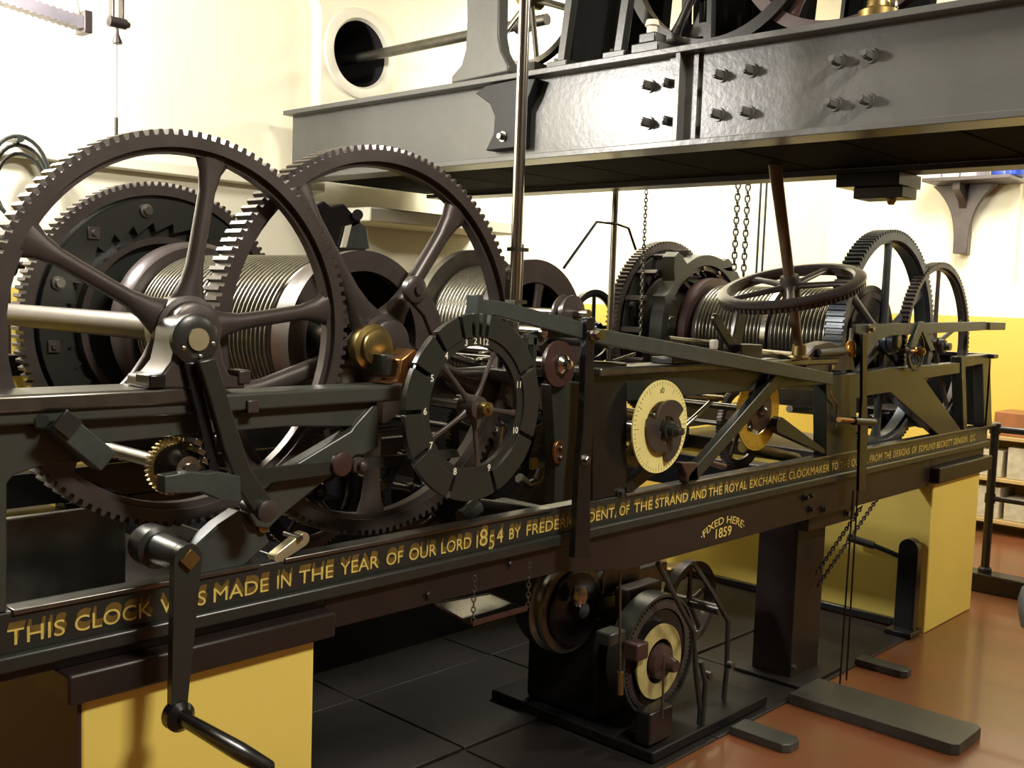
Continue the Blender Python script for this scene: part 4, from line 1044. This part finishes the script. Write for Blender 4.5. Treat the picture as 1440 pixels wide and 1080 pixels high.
# ================================================================== UNDER THE FRAME
t = Thing('support_column', 'dark brown steel column under the middle of the frame', 'column')
t.part('web', M().box((3.70, .10, .022), (3.93, .115, .684)).box((3.70, .115, .022), (3.715, .27, .684)).box((3.915, .115, .022), (3.93, .27, .684)), BROWNB, .002)
t.part('head_plate', M().box((3.66, .04, .62), (4.06, .10, .684)), BROWNB, .003)
t.part('bolt', M().hexnut((3.98, .04, .65), (0, -1, 0), .012, .014), DSTEEL)
t.part('bolt', M().hexnut((3.72, .10, .06), (0, -1, 0), .010, .012), DSTEEL)
t.part('base_plate', M().box((3.64, .02, .011), (3.99, .32, .022)), PLATE, .002)
t.done()
def sill(x0, x1, y0, y1, h, lab):
    simple('floor_sill', M().plate([(x0, y0 + .02), (x0 + .02, y0), (x1 - .02, y0), (x1, y0 + .02), (x1, y1), (x0, y1)], [], .0005, h, 'z'), mat('grey_sill_paint', (.06, .062, .055), .4, .1, .2, 10, .3) if 'grey_sill_paint' not in bpy.data.materials else bpy.data.materials['grey_sill_paint'], lab, 'sill', bevel=.003)
sill(3.50, 3.74, -.62, .0, .04, 'broad grey metal floor sill running out in front of the support column')
sill(4.09, 4.17, -.20, .015, .03, 'narrow grey metal floor sill between the column and the right plinth')
sill(3.09, 3.19, -.22, -.0, .03, 'short grey metal floor sill beside the winding machine')
# hanging tray
t = Thing('drip_tray', 'shiny metal drip tray hung by thin chains under the frame', 'tray')
TZ = .69
q = [atZ(a, b, TZ) for a, b in ((612, 850), (665, 880), (742, 858), (690, 836))]
pts = [(p.x, p.y) for p in q]
t.part('tray_floor', M().plate(pts, [], TZ - .002, TZ + .002, 'z'), STEEL)
for i in range(4):
    a, b = q[i], q[(i + 1) % 4]
    t.part('side', M().add([Vector((a.x, a.y, TZ - .002)), Vector((b.x, b.y, TZ - .002)), Vector((b.x, b.y, TZ + (.012 if i in (1,) else .004))), Vector((a.x, a.y, TZ + (.012 if i in (1,) else .004))),
                          Vector((a.x, a.y + .003, TZ - .002)), Vector((b.x, b.y + .003, TZ - .002)), Vector((b.x, b.y + .003, TZ + (.012 if i in (1,) else .004))), Vector((a.x, a.y + .003, TZ + (.012 if i in (1,) else .004)))],
                         [(0, 1, 2, 3), (7, 6, 5, 4), (3, 2, 6, 7), (0, 4, 5, 1)]), REDB)
t.done()
for k, i in enumerate((1, 2)):
    p = q[i]; chain((p.x, p.y, .812), (p.x, p.y, TZ + .008), ('left' if k == 0 else 'right') + ' thin chain holding up the drip tray', r=.0018, link=.016)
# winding machine
wm = Thing('winding_machine', 'dark electric winding machine with cream dial and wheels standing under the frame', 'machine')
wm.part('bed_plate', M().box((2.68, .03, .0125), (3.40, .75, .05)), VOID, .006)
wm.part('gearbox', M().box((2.72, .30, .05), (3.12, .62, .40)), VOID, .02)
wm.part('motor', M().lathe((3.10, .48, .42), (1, 0, 0), [(.06, -.50), (.12, -.48), (.13, -.46), (.13, -.14), (.12, -.12), (.05, -.1)], 32), IRON2)
def ycirc(px, py, Y): return at(px, py, Y)
c = ycirc(928, 930, .12)
wm.part('dial_ring', M().ring((c.x, .12, c.z), (0, 1, 0), .125, .075, 0, .006, 48), mat('shaded_dial', (.42, .36, .14), .45, 0, .02, 20, .3), label='cream ring dial')  # dial colour darkened for the shade under the frame
wm.part('dial_hub', M().lathe((c.x, .125, c.z), (0, -1, 0), [(.06, 0), (.055, .02), (.03, .03), (.02, .07)], 28), REDB)
wm.part('gear', M().plate(gear_outline(c.x + .03, c.z + .01, .185, 72, .008), [circle(c.x + .03, c.z + .01, .155, 48)], .145, .19), IRON)
wm.part('gear_case', M().ring((c.x + .03, .15, c.z + .01), (0, 1, 0), .15, .02, 0, .03, 48), BLACK)
wm.part('band', M().ring((c.x + .03, .15, c.z + .01), (0, 1, 0), .205, .195, -.01, .06, 56), IRON2)
c2 = ycirc(975, 848, .32)
wm.part('upper_wheel', M().ring((c2.x, .32, c2.z), (0, 1, 0), .16, .135, 0, .04, 56), IRON)
for i in range(5): wm.part('spoke', M().spoke((c2.x, .34, c2.z), .3 + 2 * PI * i / 5, .01, .14, .016, .010, .016, .008), IRON)
wm.part('upper_axle', M().cyl((c2.x, .2, c2.z), (c2.x, .6, c2.z), .02), DSTEEL)
c3 = ycirc(808, 855, .30)
wm.part('pulley', M().lathe((c3.x, .30, c3.z), (0, 1, 0), [(.06, 0), (.15, .01), (.155, .02), (.14, .03), (.14, .05), (.155, .06), (.15, .07), (.05, .08)], 48), DSTEEL)
wm.part('pulley_face', M().lathe((c3.x, .299, c3.z), (0, -1, 0), [(.125, 0), (.12, .008), (.03, .012), (.025, .04)], 40), BLACK)
def ln(pts, Y, r): return M().tube([at(a, b, Y) for a, b in pts], r, 8)
for pts, Y in ((((925, 792), (950, 840), (975, 888), (978, 940), (985, 1000), (980, 1048)), .06), (((975, 792), (1000, 830), (1024, 874), (1022, 940), (1016, 1000)), .12), (((985, 930), (992, 960), (986, 1040)), .05)):
    wm.part('lever', M().tube([at(a, b, Y) for a, b in pts], .009, 8), IRON2)
for px, py in ((993, 948), (1024, 934), (975, 890)):
    p = at(px, py, .08); wm.part('joint', M().lathe((p.x, .08, p.z), (0, -1, 0), [(.013, 0), (.013, .02), (0, .026)], 14), DSTEEL)
wm.part('brass_tube', M().cyl(at(872, 945, .06), at(872, 976, .06), .010), BRASS)
wm.part('rod', M().cyl(at(872, 800, .06), at(872, 945, .06), .004), DSTEEL)
wm.part('rod', M().cyl(at(934, 920, .05), at(931, 1010, .05), .004), DSTEEL)
wm.part('lamp_glass', M().lathe(at(815, 838, .25), (0, 0, 1), [(.02, -.03), (.03, 0), (.02, .03)], 16), STEEL)
for (a, b, cc, m_) in (((850, 800), (900, 822), .3, DSTEEL), ((860, 812), (938, 816), .34, DSTEEL), ((945, 800), (965, 815), .36, BRASS), ((885, 830), (930, 850), .22, IRON), ((858, 893), (880, 903), .1, IRON2), ((897, 908), (912, 926), .09, REDB), ((915, 1005), (945, 1035), .05, BLACK)):
    p = at(*a, cc); q_ = at(*b, cc); wm.part('fitting', M().box((p.x, cc, q_.z), (q_.x, cc + .06, p.z)), m_, .006)
wm.done()
t = Thing('lever_switch', 'black round topped lever post with side handle against the right plinth', 'lever post')
px_ = 4.68; py_ = atX(1277, 830, px_).y
t.part('post', M().plate([(px_ - .045, .011)] + [(px_ + .045, .011)] + [(px_ + .045 * math.cos(q), .40 + .045 * math.sin(q)) for q in [PI * k / 10 for k in range(11)]], [], py_, py_ + .05), BLACK, .004)
m = t.parts[-1]['m']
m.v = [Vector((px_ - .03 + (v.y - py_), py_ - (v.x - px_), v.z)) for v in m.v]
hh = Vector((px_ - .0, py_ + .0, .34))
t.part('handle', M().tube([hh, hh + Vector((-.02, .10, .03)), hh + Vector((-.03, .16, .045))], .012, 10), BLACK)
t.part('grip', M().tube([hh + Vector((-.03, .16, .045)), hh + Vector((-.05, .28, .065))], .018, 12), IRON2)
t.part('base_lug', M().box((px_ - .09, py_ - .06, .011), (px_ + .04, py_ + .06, .03)), BLACK, .003)
t.done()
a = at(1240, 690, .3); b = at(1150, 822, .3)
chain(at(1240, 692, .05), at(1150, 824, .05) + Vector((0, .0, 0)), 'dark chain slanting down beside the thin rods under the frame', r=.003, link=.022, m=BLACK)
chain(at(1212, 712, .05), at(1148, 806, .05), 'upper of two dark chains slanting towards the support column', r=.003, link=.022, m=BLACK)

# ================================================================== RIGHT END RAILING, STORES, CLOTH
XR = 5.75
t = Thing('guard_rail', 'black tubular guard rail on a low kerb beyond the right plinth', 'railing')
base = atX(1385, 800, XR)
t.part('kerb', M().box((XR - .06, -2.0, .0005), (XR + .06, .35, .10)), BLACK, .006)
zt_ = .90
t.part('post', M().cyl((XR, base.y, .10), (XR, base.y, zt_), .022), BLACK)
t.part('post_foot', M().lathe((XR, base.y, .10), (0, 0, 1), [(.035, 0), (.035, .02), (.026, .03)], 20), BLACK)
t.part('top_rail', M().cyl((XR, -2.0, zt_ - .03), (XR, base.y, zt_ - .03), .018).cyl((XR, base.y, zt_ - .01), (5.43, base.y + .02, zt_ - .01), .018), BLACK)
t.part('middle_rail', M().cyl((XR, -2.0, .50), (XR, base.y, .50), .014), BLACK)
t.part('socket', M().lathe((XR, base.y, zt_ - .055), (0, 0, 1), [(.028, 0), (.028, .055), (.02, .06)], 18), BLACK)
t.part('socket', M().lathe((XR, base.y, .475), (0, 0, 1), [(.027, 0), (.027, .05)], 18), BLACK)
t.done()
# shelf rack with packets by the right wall
pA = atX(1376, 655, XE - .3)
t = Thing('shelf_rack', 'low wooden rack by the right wall holding stacks of packets', 'shelf')
ya_, yb_ = pA.y + .25, pA.y - 1.6
WOOD = mat('pale_wood', (.5, .36, .15), .5, 0, .1, 8, .2)
for z in (.08, .36, .64): t.part('shelf_board', M().box((XE - .36, yb_, z), (XE - .002, ya_, z + .025)), WOOD, .003)
t.part('side_panel', M().box((XE - .36, ya_, .001), (XE - .002, ya_ + .02, .68)), WOOD)
t.done()
k = 0
for zi, z in enumerate((.385, .105)):
    for i in range(5):
        y0 = ya_ - .04 - i * .20; hgt = .15 + .03 * ((i * 7 + zi) % 3)
        simple('packet_stack', M().box((XE - .33, y0 - .17, z), (XE - .06, y0, z + hgt)), PAPER, 'off white packet on the %s shelf of the low rack, %s from left' % (('middle', 'bottom')[zi], ('first', 'second', 'third', 'fourth', 'fifth')[i]), 'packet', 'packets on the low rack', bevel=.006)
        k += 1
pB = atX(1432, 604, XE - .2)
simple('wooden_box', M().box((XE - .32, pB.y - .55, .665), (XE - .04, pB.y + .12, .665 + .16)), mat('red_wood', (.33, .13, .05), .45, 0, .1, 8, .3), 'red brown wooden box on top of the low rack by the right wall', 'box', bevel=.006)
# pale rounded cloth at the right edge
c = at(1462, 846, -.9)
simple('pale_cloth_bundle', M().lathe((c.x, c.y, c.z), (0, 0, 1), [(.02, -.085), (.045, -.08), (.055, -.04), (.058, 0), (.05, .035), (.03, .055), (.01, .062)], 32), CLOTH, 'pale grey rounded cloth edge cut off by the right side of the picture', 'cloth')
